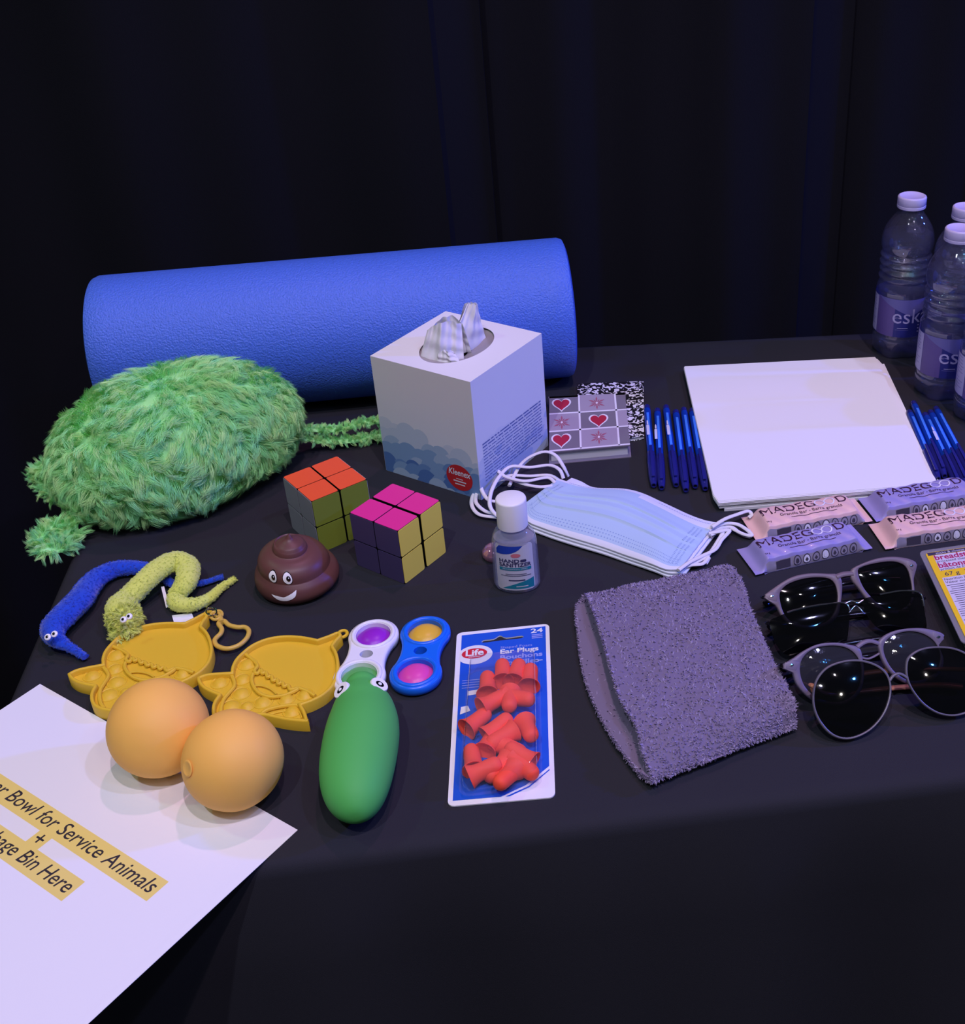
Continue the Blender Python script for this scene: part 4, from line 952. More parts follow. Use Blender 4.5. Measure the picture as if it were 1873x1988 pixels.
for cx_, cy_ in ((.62, .83), (.16, .5), (.62, .19)):
    for k in range(12):
        a = 2 * pi * k / 12; L_ = .12 if k % 2 else .08
        put_poly(mb, [(cx_, cy_), (cx_ + L_ * .6 * cos(a - .17), cy_ + L_ * .7 * sin(a - .17)), (cx_ + L_ * cos(a), cy_ + L_ * 1.05 * sin(a)), (cx_ + L_ * .6 * cos(a + .17), cy_ + L_ * .7 * sin(a + .17))], g(1.305), 3)
    put_poly(mb, circle(cx_, cy_, .015, .02, 8), g(1.31), 1)
mb.build('cover_pattern', [M['tile_light'], M['cover_line'], M['heart'], M['flower']], t, smooth=False); place(t, oc.x, oc.y)
m = mat('marbled_cover', (20, 18, 24), .45); nt = m.node_tree; b_ = nt.nodes['Principled BSDF']; tc = nt.nodes.new('ShaderNodeTexCoord'); nz = nt.nodes.new('ShaderNodeTexNoise'); cr = nt.nodes.new('ShaderNodeValToRGB')
nz.inputs['Scale'].default_value = 230; nz.inputs['Detail'].default_value = 1; nz.inputs['Distortion'].default_value = .8; cr.color_ramp.interpolation = 'CONSTANT'; cr.color_ramp.elements[0].color = (.01, .01, .012, 1); cr.color_ramp.elements[1].color = (.75, .75, .78, 1); cr.color_ramp.elements[1].position = .53
nt.links.new(tc.outputs['Object'], nz.inputs['Vector']); nt.links.new(nz.outputs['Fac'], cr.inputs['Fac']); nt.links.new(cr.outputs['Color'], b_.inputs['Base Color'])
t = thing('notebook', 'small black and white marbled notebook under the heart notepad', 'notebook')
q4b = [T(1121, 866, .45), T(1250, 846, .45), T(1249, 740, .45), T(1121, 745, .45)]; o_ = sum(q4b, Vector()) / 4
mb = MB(); mb.prism([(p.x - o_.x, p.y - o_.y) for p in q4b], .40, .46); mb.prism([(p.x - o_.x, p.y - o_.y) for p in q4b], .0, .06); mb.build('cover', m, t, smooth=False)
mb = MB(); mb.prism([((p.x - o_.x) * .985, (p.y - o_.y) * .985) for p in q4b], .06, .40); mb.build('pages', M['paper_edge'], t, smooth=False); 
# the notebook lies just behind; its front part is tucked away from the notepad block
place(t, o_.x, o_.y)

# ------------------------------------------------------------ pens
M['pen_barrel'] = mat('pen_blue_plastic', (16, 56, 160), .25, .5); M['pen_core'] = mat('pen_light_blue', (66, 132, 250), .35); M['pen_cap'] = mat('pen_cap_blue', (36, 38, 118), .2, .6, coat=.3); M['pen_print'] = mat('pen_silver_print', (200, 205, 240), .4)
def pen():
    t = thing('ballpoint_pen', 'pen', 'pen'); L = 14.4
    MB().lathe([(.3, 0), (.36, .05), (.38, .3), (.38, 8.6), (.36, 8.8)], 18).map(lambda x, y, z: (x, -z, y + .46)).build('barrel', M['pen_barrel'], t)
    MB().box((0, -4.9, .845), (.26, 7.4, .05), bev=.02).build('ink_stripe', M['pen_core'], t)
    c = MB().lathe([(.42, 8.7), (.45, 8.8), (.46, 10.5), (.44, 12.6), (.36, 13.8), (.28, 14.3), (.26, 14.4), (.18, 14.4), (.17, 14.0), (0, 13.9)], 20).map(lambda x, y, z: (x, -z, y + .46)).build('cap', M['pen_cap'], t)
    MB().prism([(-.13, -8.0), (.13, -8.0), (.17, -13.6), (-.17, -13.6)], .97, 1.08, 0, .03).build('clip', M['pen_cap'], c)
    MB().lathe([(.36, 0), (.36, -.6), (.3, -.75), (0, -.78)], 18).map(lambda x, y, z: (x, -z, y + .46)).build('end_plug', M['pen_cap'], t)
    return t
zl = lambda x, y: (1240 + x / 11.04, 780 + y / 11.04); zr = lambda x, y: (1720 + x / 9.94, 760 + y / 9.94)
pens = [(zl(170, 110), zl(320, 1810), 1), (zl(395, 185), zl(490, 1860), .5), (zl(580, 115), zl(800, 1800), 1), (zl(790, 215), zl(1010, 1910), 0), (zl(960, 165), zl(1210, 1830), 0), (zl(1135, 185), zl(1425, 1880), 0),
        (zr(440, 400), zr(1000, 1700), 0), (zr(520, 225), zr(1130, 1650), 0), (zr(745, 450), zr(1400, 1850), 1), (zr(850, 400), zr(1560, 1830), 0), (zr(955, 330), zr(1700, 1740), 0)]
plab = ['leftmost blue pen, beside the marbled notebook', 'second blue pen from the left, beside the silver-printed outer one', 'third blue pen from the left, silver print showing', 'fourth blue pen from the left, left of the paper stack', 'fifth blue pen from the left, next to the one touching the paper', 'blue pen partly under the left edge of the paper stack',
        'blue pen touching the right edge of the paper stack', 'longest reaching blue pen in the right bunch, second from the paper', 'blue pen with silver print in the right bunch', 'blue pen second from the right in the right bunch', 'rightmost blue pen, nearest the water bottles']
pr0 = pen(); pen_objs = []
for i, (a, b, prn) in enumerate(pens):
    o = pr0 if i == 0 else copy_tree(pr0); A2, B2 = T(*a, .4), T(*b, .4); d = B2 - A2
    tag(o, plab[i], 'pen', 'blue pens left of the paper' if i < 6 else 'blue pens right of the paper'); sc_ = d.length / 15.2
    for c in o.children: c.scale = (min(1.12, 1.0), 1, 1)
    place(o, A2.x + d.x * .05, A2.y + d.y * .05, 0, atan2(d.x, -d.y)); o.scale = (1, sc_, 1)
    pen_objs.append(o)
for o, (a, b, prn) in zip(pen_objs, pens):
    if prn:
        mb = MB(); xo = -.13 if prn == 1 else -.3; zz = .905 if prn == 1 else .78
        mb.prism([(xo + a_, b_) for a_, b_ in ((-.13, -5.8), (.16, -5.8), (.18, -4.1), (.12, -3.85), (-.1, -3.85), (-.13, -4.1))], zz, zz + .02); mb.prism([(xo + a_, b_) for a_, b_ in ((-.07, -3.75), (.1, -3.75), (.09, -3.2), (.04, -2.9), (-.02, -2.9), (-.06, -3.2))], zz, zz + .02)
        mb.build('printed_mark', M['pen_print'], o, smooth=False)

# ------------------------------------------------------------ paper stack
def sheetq(px, z0, z1, name, label, cat, kind=None, m=None, nb=0, grp=None):
    q = [T(*p, z1) for p in px]; o_ = sum(q, Vector()) / len(q); mb = MB()
    if nb:
        for k in range(nb):
            za = z0 + (z1 - z0) * k / nb; zb_ = z0 + (z1 - z0) * (k + .8) / nb; j = .05 * sin(k * 2.7); mb.prism([(p.x - o_.x + j, p.y - o_.y + .06 * cos(k * 3.1)) for p in q], za, zb_)
    else: mb.prism([(p.x - o_.x, p.y - o_.y) for p in q], z0, z1)
    ob = mb.build(name, m or M['paper'], smooth=False); tag(ob, label, cat, grp, kind); place(ob, o_.x, o_.y); return ob
sheetq([(1406, 988), (1833, 953), (1822, 930), (1716, 706), (1350, 745)], .02, .3, 'paper_sheets', 'lowest white sheets jutting out below the tall paper stack', 'paper', 'stuff')
sheetq([(1396, 982), (1388, 968), (1329, 714), (1332, 712), (1704, 697), (1712, 706), (1822, 944)], .3, .62, 'paper_sheets', 'middle layer of the white paper stack, slightly offset', 'paper', 'stuff', nb=5)
sheetq([(1394, 975), (1385, 962), (1328, 713), (1700, 694), (1813, 941)], .62, 1.08, 'paper_sheets', 'upper layer of the white paper stack below its top sheet', 'paper', 'stuff', nb=7)
sheetq([(1394, 972), (1384, 958), (1328, 712), (1330, 711), (1698, 693), (1812, 939)], 1.08, 1.11, 'paper_sheet', 'clean white sheet on the very top of the paper stack', 'paper')

# ------------------------------------------------------------ granola bars
def foil(name, c): return mat(name, c, .38, .5, coat=.15, bump=(70, .12, .002))
M['bar_pink'] = foil('pink_wrapper', (228, 188, 184)); M['bar_lilac'] = foil('lilac_wrapper', (152, 144, 200)); M['bar_grey'] = foil('grey_wrapper_side', (150, 142, 160)); M['bar_ink'] = mat('wrapper_ink', (58, 30, 52), .4); M['bar_white'] = mat('wrapper_white', (228, 224, 236), .4); M['icon'] = mat('icon_dark', (70, 64, 78), .4); M['bar_tan'] = foil('wrapper_back_tan', (196, 160, 120))
def granola(colm, label, loops_white=True):
    t = thing('granola_bar', label, 'granola bar', 'wrapped granola bars'); L = 10.9
    prof = [(.0, .06), (.02, .45), (.22, 1.15), (.42, 1.38), (1.2, 1.5), (2.2, 1.52), (2.95, 1.4), (3.3, 1.05), (3.45, .5), (3.42, .06)]
    PP = [(p.x, p.y) for p in spl([(a, b, 0) for a, b in prof], 5, False)]; npf = len(PP)
    def surf(u, v):  # u 0..1 along, v 0..1 over the profile
        x = v * (npf - 1); i = min(int(x), npf - 2); k = x - i; y = PP[i][0] + (PP[i + 1][0] - PP[i][0]) * k; z = PP[i][1] + (PP[i + 1][1] - PP[i][1]) * k
        X = u * L; e = min(X, L - X); s_ = min(1, max(0, (e - .45) / .95)); s_ = s_ * s_ * (3 - 2 * s_)
        z2 = .5 + (z - .5) * (.08 + .92 * s_) if e < 1.4 else z
        if e < .45: z2 = .5 + (z - .5) * .05 + .02 * sin(X * 40)
        yy = 1.72 + (y - 1.72) * (1.12 - .12 * s_); zr_ = .05 * sin(X * 2.1 + y) * s_ * (z > .6) + .03 * sin(X * 5.3 + y * 4) * (z > .6) * s_
        return (X + .28 * (y - 1.7) * 0, yy, max(.03, z2 * (.35 + .65 * s_) + zr_ + (.12 * (1 - s_))))
    vf = 2.15 / 9
    mb = MB(); mb.grid(lambda u, v: surf(u, v), 110, 46, mfn=lambda u, v: 1 if (v < .2 and .1 < u < .93) else 0)
    mb.grid(lambda u, v: (surf(u, v)[0], surf(u, v)[1], .03 if .08 < u < .92 else surf(u, v)[2] - .03), 110, 46, mi=0)
    # serrated crimps
    mb.build('wrapper', [colm, M['bar_grey']], t)
    def v_of(y):   # top-face coordinate: y distance from the front edge -> v
        best = min(range(npf), key=lambda i: abs(PP[i][0] - y) + (0 if i > npf * .22 else 9)); 
        i = best; 
        if PP[i][0] > y: i -= 1
        i = max(0, min(i, npf - 2)); k = (y - PP[i][0]) / max(1e-6, PP[i + 1][0] - PP[i][0]); return (i + k) / (npf - 1)
    def tf(e): 
        def fn(a, b): p = surf(a / L, v_of(b)); return (p[0], p[1], p[2] + e)
        return fn
    def ff(e):   # front face, b measured up the side
        def fn(a, b): p = surf(a / L, max(0, min(.22, b * .2))); return (p[0], p[1] - e, p[2] + e * .35)
        return fn
    mb = MB()
    put_text(mb, 'MADEG', tf(.03), 1.45, 0, 'LEFT', x=1.15, y=1.72, sx=1.05)
    for cx_ in (6.8, 7.7):
        mb2 = circle(cx_, 2.2, .5, .5, 24); mi_ = circle(cx_, 2.2, .38, .38, 24)
        mb.add([tf(.035)(*p) for p in mb2] + [tf(.035)(*p) for p in mi_], [(i, (i + 1) % 24, 24 + (i + 1) % 24, 24 + i) for i in range(24)], 1)
    put_text(mb, 'D', tf(.03), 1.45, 0, 'LEFT', x=8.3, y=1.72, sx=1.0)
    put_text(mb, 'Granola Bar - Barre granola', tf(.03), .52, 0, 'LEFT', x=2.7, y=1.15, sx=1.0); put_quad(mb, 3.6, .82, 7.9, .88, tf(.03), 0, 20)
    put_text(mb, '24 g', tf(.03), .26, 0, 'LEFT', x=1.3, y=.75)
    mb.build('brand_print', [M['bar_ink'], M['bar_white']], t, smooth=False)
    mb = MB()
    put_quad(mb, 2.0, .3, 3.3, .95, ff(.03), 0, 6)
    for k in range(7):
        c = 3.95 + k * .87; c1 = circle(c, .62, .36, .40, 20); c2 = circle(c, .62, .29, .32, 20); c3 = circle(c, .62, .15, .18, 4 if k % 3 else 12)
        mb.add([ff(.03)(*p) for p in c1] + [ff(.03)(*p) for p in c2], [(i, (i + 1) % 20, 20 + (i + 1) % 20, 20 + i) for i in range(20)], 0); put_poly(mb, c2, ff(.025), 1 if k in (1, 3) else 2); put_poly(mb, c3, ff(.04), 0 if k not in (3,) else 1)
    mb.build('icon_row', [M['icon'], M['bar_white'], M['bar_grey']], t, smooth=False)
    return t
def put_bar(o, pl_, pr_, z=0, rx=0):
    a, b = T(*pl_, z), T(*pr_, z); d = (b - a); an = atan2(d.y, d.x); place(o, a.x - 1.0 * cos(an), a.y - 1.0 * sin(an), z, an, rx); o.scale = (1.03, 1.03, 1.0)
g1 = granola(M['bar_pink'], 'pink granola bar touching the mask straps, below the paper stack'); put_bar(g1, (1487, 1050), (1668, 1018))
g3 = granola(M['bar_lilac'], 'lilac granola bar in front, above the sunglasses'); put_bar(g3, (1485, 1114), (1668, 1072))
g4 = copy_tree(g1); tag(g4, 'pink granola bar at the right, above the cheese snack pack'); put_bar(g4, (1737, 1066), (1873, 1047))
g2 = copy_tree(g3); tag(g2, 'lilac granola bar at the far right, behind the pink one'); put_bar(g2, (1718, 1012), (1865, 987))

# ------------------------------------------------------------ breadstick snack pack
M['tray'] = clear('clear_tray', (.93, .93, .95), rough=.08, haze=(.5, .48, .5), hazeamt=.30, gmax=.9, fres=1.4); M['snack_yellow'] = mat('snack_yellow', (236, 196, 40), .45); M['snack_white'] = mat('snack_white', (205, 200, 215), .45); M['snack_magenta'] = mat('snack_magenta', (170, 26, 90), .5); M['snack_ink'] = mat('snack_ink', (60, 56, 80), .5); M['cheese'] = mat('cheese_filling', (222, 150, 96), .5)
t = thing('snack_pack', 'yellow labelled snack pack of breadsticks and cheese in a clear tray', 'snack pack')
a0, b0 = T(1783, 1070, 2.2), T(1868, 1250, 2.2); r0 = T(1873, 1057, 2.2); ux = (r0 - a0).normalized(); vx = (b0 - a0); VL = vx.length; vx = vx / VL
UL = 9.0
def SPk(a, b, z=0): p = ux * a + vx * b; return Vector((p.x, p.y, z))
mb = MB()
out_ = [SPk(*q).xy for q in rrect(UL, VL, .5, 4, UL / 2, VL / 2)]; inn_ = [SPk(*q).xy for q in rrect(UL - 1.0, VL - 1.0, .5, 4, UL / 2, VL / 2)]; bt_ = [SPk(*q).xy for q in rrect(UL - 2.2, VL - 2.2, .7, 4, UL / 2, VL / 2)]; n = len(out_)
rg = [(inn_, 2.1), (out_, 2.1), (out_, 2.2), (inn_, 2.2)]; mb.add([(x, y, z) for q, z in rg for x, y in q], [(k * n + i, k * n + (i + 1) % n, ((k + 1) % 4) * n + (i + 1) % n, ((k + 1) % 4) * n + i) for k in range(4) for i in range(n)])
mb.add([(x, y, z) for q, z in ((inn_, 2.1), (bt_, .35), ([( .0, 0)] * 0 or bt_, .02)) for x, y in q], [(k * n + i, k * n + (i + 1) % n, (k + 1) * n + (i + 1) % n, (k + 1) * n + i) for k in range(2) for i in range(n)] + [tuple(range(2 * n, 3 * n))]); mb.build('tray', M['tray'], t)
mb = MB(); mb.prism([SPk(*q).xy for q in rrect(UL - 2.4, VL - 2.3, .6, 4, UL / 2, VL / 2)], .25, 1.5, 0, .1); mb.build('cheese_filling', M['cheese'], t)
mb = MB(); mb.prism([SPk(*q).xy for q in rrect(UL - .9, VL - .9, .3, 4, UL / 2, VL / 2)], 2.2, 2.24); mb.build('lid_label', M['snack_yellow'], t, smooth=False)
mb = MB(); sf = lambda z: (lambda a, b: SPk(a, -b, z))
put_poly(mb, [(.6, -.9), (8.3, -.9), (8.3, -.5), (.6, -.5)], sf(2.25), 2); put_quad(mb, 1.0, -3.1, 8.2, -.95, sf(2.25), 1); put_quad(mb, .85, -(VL - .75), 8.2, -4.05, sf(2.25), 1)
put_text(mb, 'sticks & cheese', sf(2.26), .42, 1, 'LEFT', x=1.3, y=-.85, sx=1.0)
put_text(mb, 'breadsticks', sf(2.26), .95, 0, 'LEFT', x=1.0, y=-1.62, weight=.02); put_text(mb, 'processed cheese', sf(2.26), .42, 2, 'LEFT', x=1.05, y=-2.0)
put_text(mb, 'bâtonnets', sf(2.26), .95, 0, 'LEFT', x=1.0, y=-2.72, weight=.02); put_text(mb, 'produit de fromage', sf(2.26), .42, 2, 'LEFT', x=1.05, y=-3.07)
put_text(mb, '67 g  3', sf(2.26), .7, 2, 'LEFT', x=1.2, y=-3.85, sx=1.1); put_text(mb, 'Nutrition Facts', sf(2.26), .42, 2, 'LEFT', x=.95, y=-4.45); put_text(mb, 'Valeur nutritive', sf(2.26), .42, 2, 'LEFT', x=.95, y=-4.85)
rq = random.Random(2); y = -5.15
while y > -(VL - 1.1): put_quad(mb, .95 + rq.choice((0, .25)), y, rq.uniform(3, 5.5), y + .06, sf(2.26), 2); y -= .26
mb.build('label_print', [M['snack_magenta'], M['snack_white'], M['snack_ink']], t, smooth=False); place(t, a0.x, a0.y)

# ------------------------------------------------------------ sunglasses
def lensmat(name, c, tr, rough=.04, bump=None, gm=1.0, haze=.03): return clear(name, c, rough=rough, haze=(.02, .02, .03), hazeamt=haze, bump=bump, fres=1.6, gmax=gm)
M['lens'] = lensmat('dark_tinted_lens', (.05, .05, .06), 0); M['lens_c'] = clear('scratched_lens', (.10, .10, .12), rough=.05, haze=(.35, .36, .45), hazeamt=.06, bump=(300, .1, .001), fres=1.6)
M['fr_grey'] = mat('taupe_frame', (112, 98, 108), .4, .5); M['fr_dark'] = mat('black_frame', (16, 15, 20), .2, .6); M['fr_grey2'] = mat('mauve_frame', (112, 102, 122), .4, .5); M['fr_rim'] = mat('grey_rim', (100, 95, 106), .35, .6); M['copper'] = mat('copper_temple', (186, 126, 98), .3, .6, metal=.3)
zg = lambda L: zoom(1440, 1060, 4.3256, L)
def glasses(label, base_l, base_r, tilt, lensL, lensR, outL, outR, bridge, lm, fm, tm, th=.28, curve=.28, z0=.38, ends=(), rimless=False, tz_=.5, xtra=None, tmp=True):
    """front traced on a plane that leans back from the line base_l..base_r"""
    t = thing('sunglasses', label, 'sunglasses', 'row of sunglasses'); bl_, br_ = T(*base_l, z0), T(*base_r, z0); ax = (br_ - bl_); ax.z = 0; ax.normalize(); bk = Vector((-ax.y, ax.x, 0))
    up = bk * cos(radians(tilt)) + Vector((0, 0, sin(radians(tilt)))); nrm = ax.cross(up); org = (bl_ + br_) / 2
    if nrm.z < 0: nrm = -nrm
    inv = Matrix((ax, up, nrm))
    def loc2(px): p = PL(px[0], px[1], org, nrm) - org; return Vector((p.dot(ax), p.dot(up)))
    def w(a, b, c=0): p = ax * a + up * b + nrm * (c - 0.012 * 0 * a * a); return (p.x, p.y, p.z + z0)
    bend = lambda a: -.022 * a * a * 0 + 0
    for lp, op in ((lensL, outL), (lensR, outR)):
        L2 = [loc2(q) for q in [tuple(p[:2]) for p in spl([(x, y, 0) for x, y in zg(lp)], 6)]]; cxy = sum(L2, Vector((0, 0))) / len(L2); r_ = max((p - cxy).length for p in L2)
        if op:
            O2 = [loc2(q) for q in [tuple(p[:2]) for p in spl([(x, y, 0) for x, y in zg(op)], 6)]]
            def byang(P, n=72):
                out = []
                for k in range(n):
                    a = 2 * pi * k / n; d = Vector((cos(a), sin(a))); best = None
                    for i in range(len(P)):
                        p, q = P[i - 1] - cxy, P[i] - cxy; e = q - p; den = d.x * e.y - d.y * e.x
                        if abs(den) < 1e-9: continue
                        s_ = (p.x * e.y - p.y * e.x) / den; u_ = (p.x * d.y - p.y * d.x) / den
                        if -1e-6 <= u_ <= 1 + 1e-6 and s_ > 0 and (best is None or s_ > best): best = s_
                    out.append(cxy + d * (best or .5))
                return out
            A_i, A_o = byang(L2), byang(O2); A_o = [o if (o - cxy).length > (i - cxy).length + .09 else i + (i - cxy).normalized() * .13 for i, o in zip(A_i, A_o)]
            n = 72; mb = MB(); rings = [(A_i, -th / 2), (A_i, th / 2 - .04), ([i.lerp(o, min(.4, .06 / max(.06, (o - i).length))) for i, o in zip(A_i, A_o)], th / 2), ([o.lerp(i, min(.4, .07 / max(.07, (o - i).length))) for i, o in zip(A_i, A_o)], th / 2), (A_o, th / 2 - .06), (A_o, -th / 2)]
            mb.add([w(p.x, p.y, z) for q, z in rings for p in q], [(k * n + i, k * n + (i + 1) % n, ((k + 1) % 6) * n + (i + 1) % n, ((k + 1) % 6) * n + i) for k in range(6) for i in range(n)])
            mb.build('frame_rim', fm, t, angle=50)
        # lens: shallow dome
        mb = MB(); n = len(L2); vs = []; K = 8
        for k in range(K):
            q = 1 - k / K; vs += [w(cxy.x + (p.x - cxy.x) * q * (1.01 if op else 1), cxy.y + (p.y - cxy.y) * q * (1.01 if op else 1), curve * (1 - q * q) - .03) for p in L2]
        vs.append(w(cxy.x, cxy.y, curve - .03)); fs = [(k * n + i, k * n + (i + 1) % n, (k + 1) * n + (i + 1) % n, (k + 1) * n + i) for k in range(K - 1) for i in range(n)] + [((K - 1) * n + i, (K - 1) * n + (i + 1) % n, K * n) for i in range(n)]
        b_ = len(vs); vs += [w(p.x, p.y, -.13) for p in L2]; fs += [(i, b_ + i, b_ + (i + 1) % n, (i + 1) % n) for i in range(n)]
        mb.add(vs, fs); mb.build('lens', lm, t, angle=70)
        if rimless:
            mb = MB(); mb.tube([w(p.x, p.y, 0) for p in L2[int(rimless[0] * n):int(rimless[1] * n)]], .07, 8); mb.build('metal_brow', M['chrome'], t)
    mb = MB()
    for br in bridge:
        P = [loc2(q) for q in zg(br[0])]; mb.tube([w(p.x, p.y, br[2] if len(br) > 2 else 0) for p in [Vector((v.x, v.y)) for v in spl([(p.x, p.y, 0) for p in P], 6, False)]], br[1], 10, flat=.8)
    mb.build('bridge', fm, t)
    for pg in ends:
        P = [loc2(q) for q in zg(pg)]; mb = MB(); k = len(mb.v); mb.prism([(p.x, p.y) for p in P], -th / 2, th / 2 + .01, 0, .05); mb.map(lambda a, b, c: w(a, b, c)); mb.build('end_piece', fm, t, angle=50)
        c_ = sum(P, Vector((0, 0))) / len(P); MB().lathe([(.11, 0), (.09, .05), (0, .06)], 12, sx=1.6).map(lambda a, b, c: w(c_.x + a, c_.y + b, c + th / 2 + .01)).build('rivet', M['chrome'], t)
    if tmp:
        wL, wR = loc2(zg([tmp[0]])[0]), loc2(zg([tmp[1]])[0])
        for side, p, q in ((0, wL, wR), (1, wR, wL)):
            A_ = Vector(w(p.x, p.y, -.1)); B_ = Vector(w(q.x, q.y, -.1)); sgn = 1 if side == 0 else -1
            bkk = bk * (1.0 + .7 * side)
            pts_ = [A_, A_ + bkk * .5 - Vector((0, 0, .3)), A_.lerp(B_, .15) + bkk * 1.5 + Vector((0, 0, tz_ - A_.z * .8)), A_.lerp(B_, .5) + bkk * 1.8 + Vector((0, 0, (tz_ - A_.z) * .9)), A_.lerp(B_, .8) + bkk * 1.5 + Vector((0, 0, tz_ - A_.z + .1)), A_.lerp(B_, .95) + bkk * .9 + Vector((0, 0, tz_ - A_.z * .95))]
            pts_ = [Vector((v.x, v.y, max(v.z, .42))) for v in pts_]
            mb = MB(); PT = spl(pts_, 6, False); mb.tube(PT, [.2] * (len(PT) // 2) + [.2 + .14 * k / (len(PT) - len(PT) // 2) for k in range(len(PT) - len(PT) // 2)], 10, flat=.7); mb.build('temple', tm, t)
    place(t, org.x, org.y); return t
# A: back pair, taupe
glasses('taupe sunglasses with dark lenses at the back of the row', (1569, 1220), (1745, 1190), 44,
  [(312, 420), (345, 350), (430, 300), (560, 268), (700, 268), (765, 300), (795, 370), (800, 460), (770, 560), (700, 640), (560, 670), (420, 640), (345, 560)],
  [(968, 215), (1010, 175), (1120, 145), (1250, 130), (1340, 150), (1385, 195), (1410, 270), (1425, 380), (1400, 480), (1320, 540), (1200, 530), (1090, 440), (1010, 340)],
  [(185, 420), (230, 380), (400, 270), (560, 232), (720, 235), (800, 240), (835, 290), (838, 380), (828, 470), (800, 590), (710, 670), (560, 700), (410, 670), (330, 590), (280, 500), (200, 455)],
  [(910, 210), (960, 170), (1110, 112), (1250, 92), (1380, 105), (1460, 140), (1462, 190), (1440, 280), (1446, 390), (1420, 500), (1330, 570), (1190, 560), (1060, 465), (970, 350), (915, 280)],
  [([(790, 262), (850, 240), (930, 232)], .26)], M['lens'], M['fr_grey'], M['fr_dark'], th=.3, ends=([(188, 412), (240, 385), (300, 400), (290, 470), (215, 455)], [(1370, 120), (1455, 138), (1460, 185), (1425, 215), (1385, 180)]), tmp=((200, 430), (1450, 165)))
# B: dark rectangular
glasses('black rectangular sunglasses with chrome bridge, second from the back', (1590, 1277), (1764, 1242), 43,
  [(235, 640), (310, 590), (420, 545), (560, 510), (700, 488), (860, 480), (905, 540), (900, 650), (880, 800), (820, 880), (650, 910), (450, 920), (350, 900), (280, 800)],
  [(1010, 455), (1100, 420), (1220, 395), (1350, 375), (1470, 385), (1515, 430), (1535, 550), (1550, 690), (1480, 745), (1300, 740), (1150, 690), (1060, 590), (1020, 510)],
  None, None, [([(865, 485), (920, 460), (970, 480), (1015, 455)], .09, .05), ([(900, 560), (960, 500), (1030, 570)], .06, -.05)], M['lens'], M['chrome'], M['fr_dark'], rimless=(.12, .45), tmp=((240, 650), (1530, 440)), tz_=.45)
# C: round mauve
glasses('mauve round sunglasses with scratched lenses, third from the back', (1600, 1368), (1830, 1312), 47,
  [(485, 990), (530, 910), (610, 860), (720, 838), (840, 845), (930, 890), (985, 970), (1000, 1080), (970, 1200), (880, 1290), (760, 1310), (620, 1270), (530, 1190), (488, 1090)],
  [(1182, 860), (1210, 790), (1290, 740), (1400, 716), (1510, 735), (1600, 790), (1650, 870), (1660, 960), (1620, 1060), (1520, 1120), (1400, 1130), (1280, 1060), (1210, 960)],
  [(348, 990), (420, 950), (520, 880), (640, 825), (780, 812), (900, 830), (985, 860), (1010, 950), (1022, 1080), (990, 1220), (890, 1320), (760, 1340), (600, 1300), (510, 1230), (450, 1150), (415, 1050), (350, 1035)],
  [(1140, 810), (1200, 750), (1290, 710), (1410, 692), (1540, 695), (1680, 735), (1690, 780), (1650, 830), (1690, 960), (1650, 1080), (1530, 1150), (1390, 1160), (1260, 1080), (1180, 970), (1150, 880)],
  [([(965, 850), (1020, 812), (1080, 800), (1150, 820)], .2), ([(1000, 935), (1070, 945), (1160, 900)], .09, -.05)], M['lens_c'], M['fr_grey2'], M['fr_dark'], th=.3, ends=([(350, 985), (415, 960), (480, 975), (450, 1050), (360, 1038)], [(1590, 715), (1685, 740), (1690, 785), (1650, 820), (1600, 770)]), tmp=((360, 1010), (1680, 770)))
# D: big round front
glasses('large round thin-rimmed sunglasses with copper temples, nearest the table edge', (1640, 1438), (1860, 1396), 46,
  [(608, 1230), (640, 1120), (720, 1030), (850, 980), (990, 972), (1120, 1010), (1205, 1080), (1238, 1180), (1222, 1310), (1160, 1440), (1050, 1550), (900, 1608), (770, 1580), (670, 1480), (615, 1360)],
  [(1388, 1010), (1410, 940), (1500, 880), (1630, 858), (1780, 872), (1900, 930), (1980, 1030), (2010, 1160), (1980, 1290), (1900, 1380), (1780, 1415), (1650, 1395), (1530, 1320), (1440, 1210), (1396, 1110)],
  [(594, 1230), (628, 1110), (712, 1014), (850, 962), (995, 954), (1130, 994), (1220, 1068), (1254, 1180), (1238, 1318), (1172, 1452), (1056, 1566), (900, 1626), (760, 1596), (654, 1490), (600, 1362)],
  [(1372, 1010), (1396, 928), (1494, 864), (1630, 842), (1784, 856), (1912, 918), (1996, 1022), (2026, 1160), (1996, 1298), (1910, 1394), (1782, 1431), (1644, 1410), (1520, 1332), (1428, 1218), (1380, 1112)],
  [([(1238, 1130), (1270, 1090), (1310, 1072), (1350, 1082), (1392, 1110)], .12)], M['lens'], M['fr_rim'], M['copper'], th=.2, tmp=((612, 1180), (2000, 1080)), tz_=.4, curve=.3)

# ------------------------------------------------------------ terry wristband
M['terry'] = mat('terry_core', (118, 108, 134), .95, .05); terr = [mat('terry_loop', c, .95, .05) for c in ((150, 138, 170), (134, 122, 154), (166, 154, 186))]
t = thing('wristband', 'folded grey terry cloth band with fuzzy looped texture', 'towel band')
zw = lambda L: zoom(1080, 1080, 3.902, L)
WO = T(1330, 1310, 0)
def wp(q, z): p = T(*q, z); return Vector((p.x - WO.x, p.y - WO.y, z))
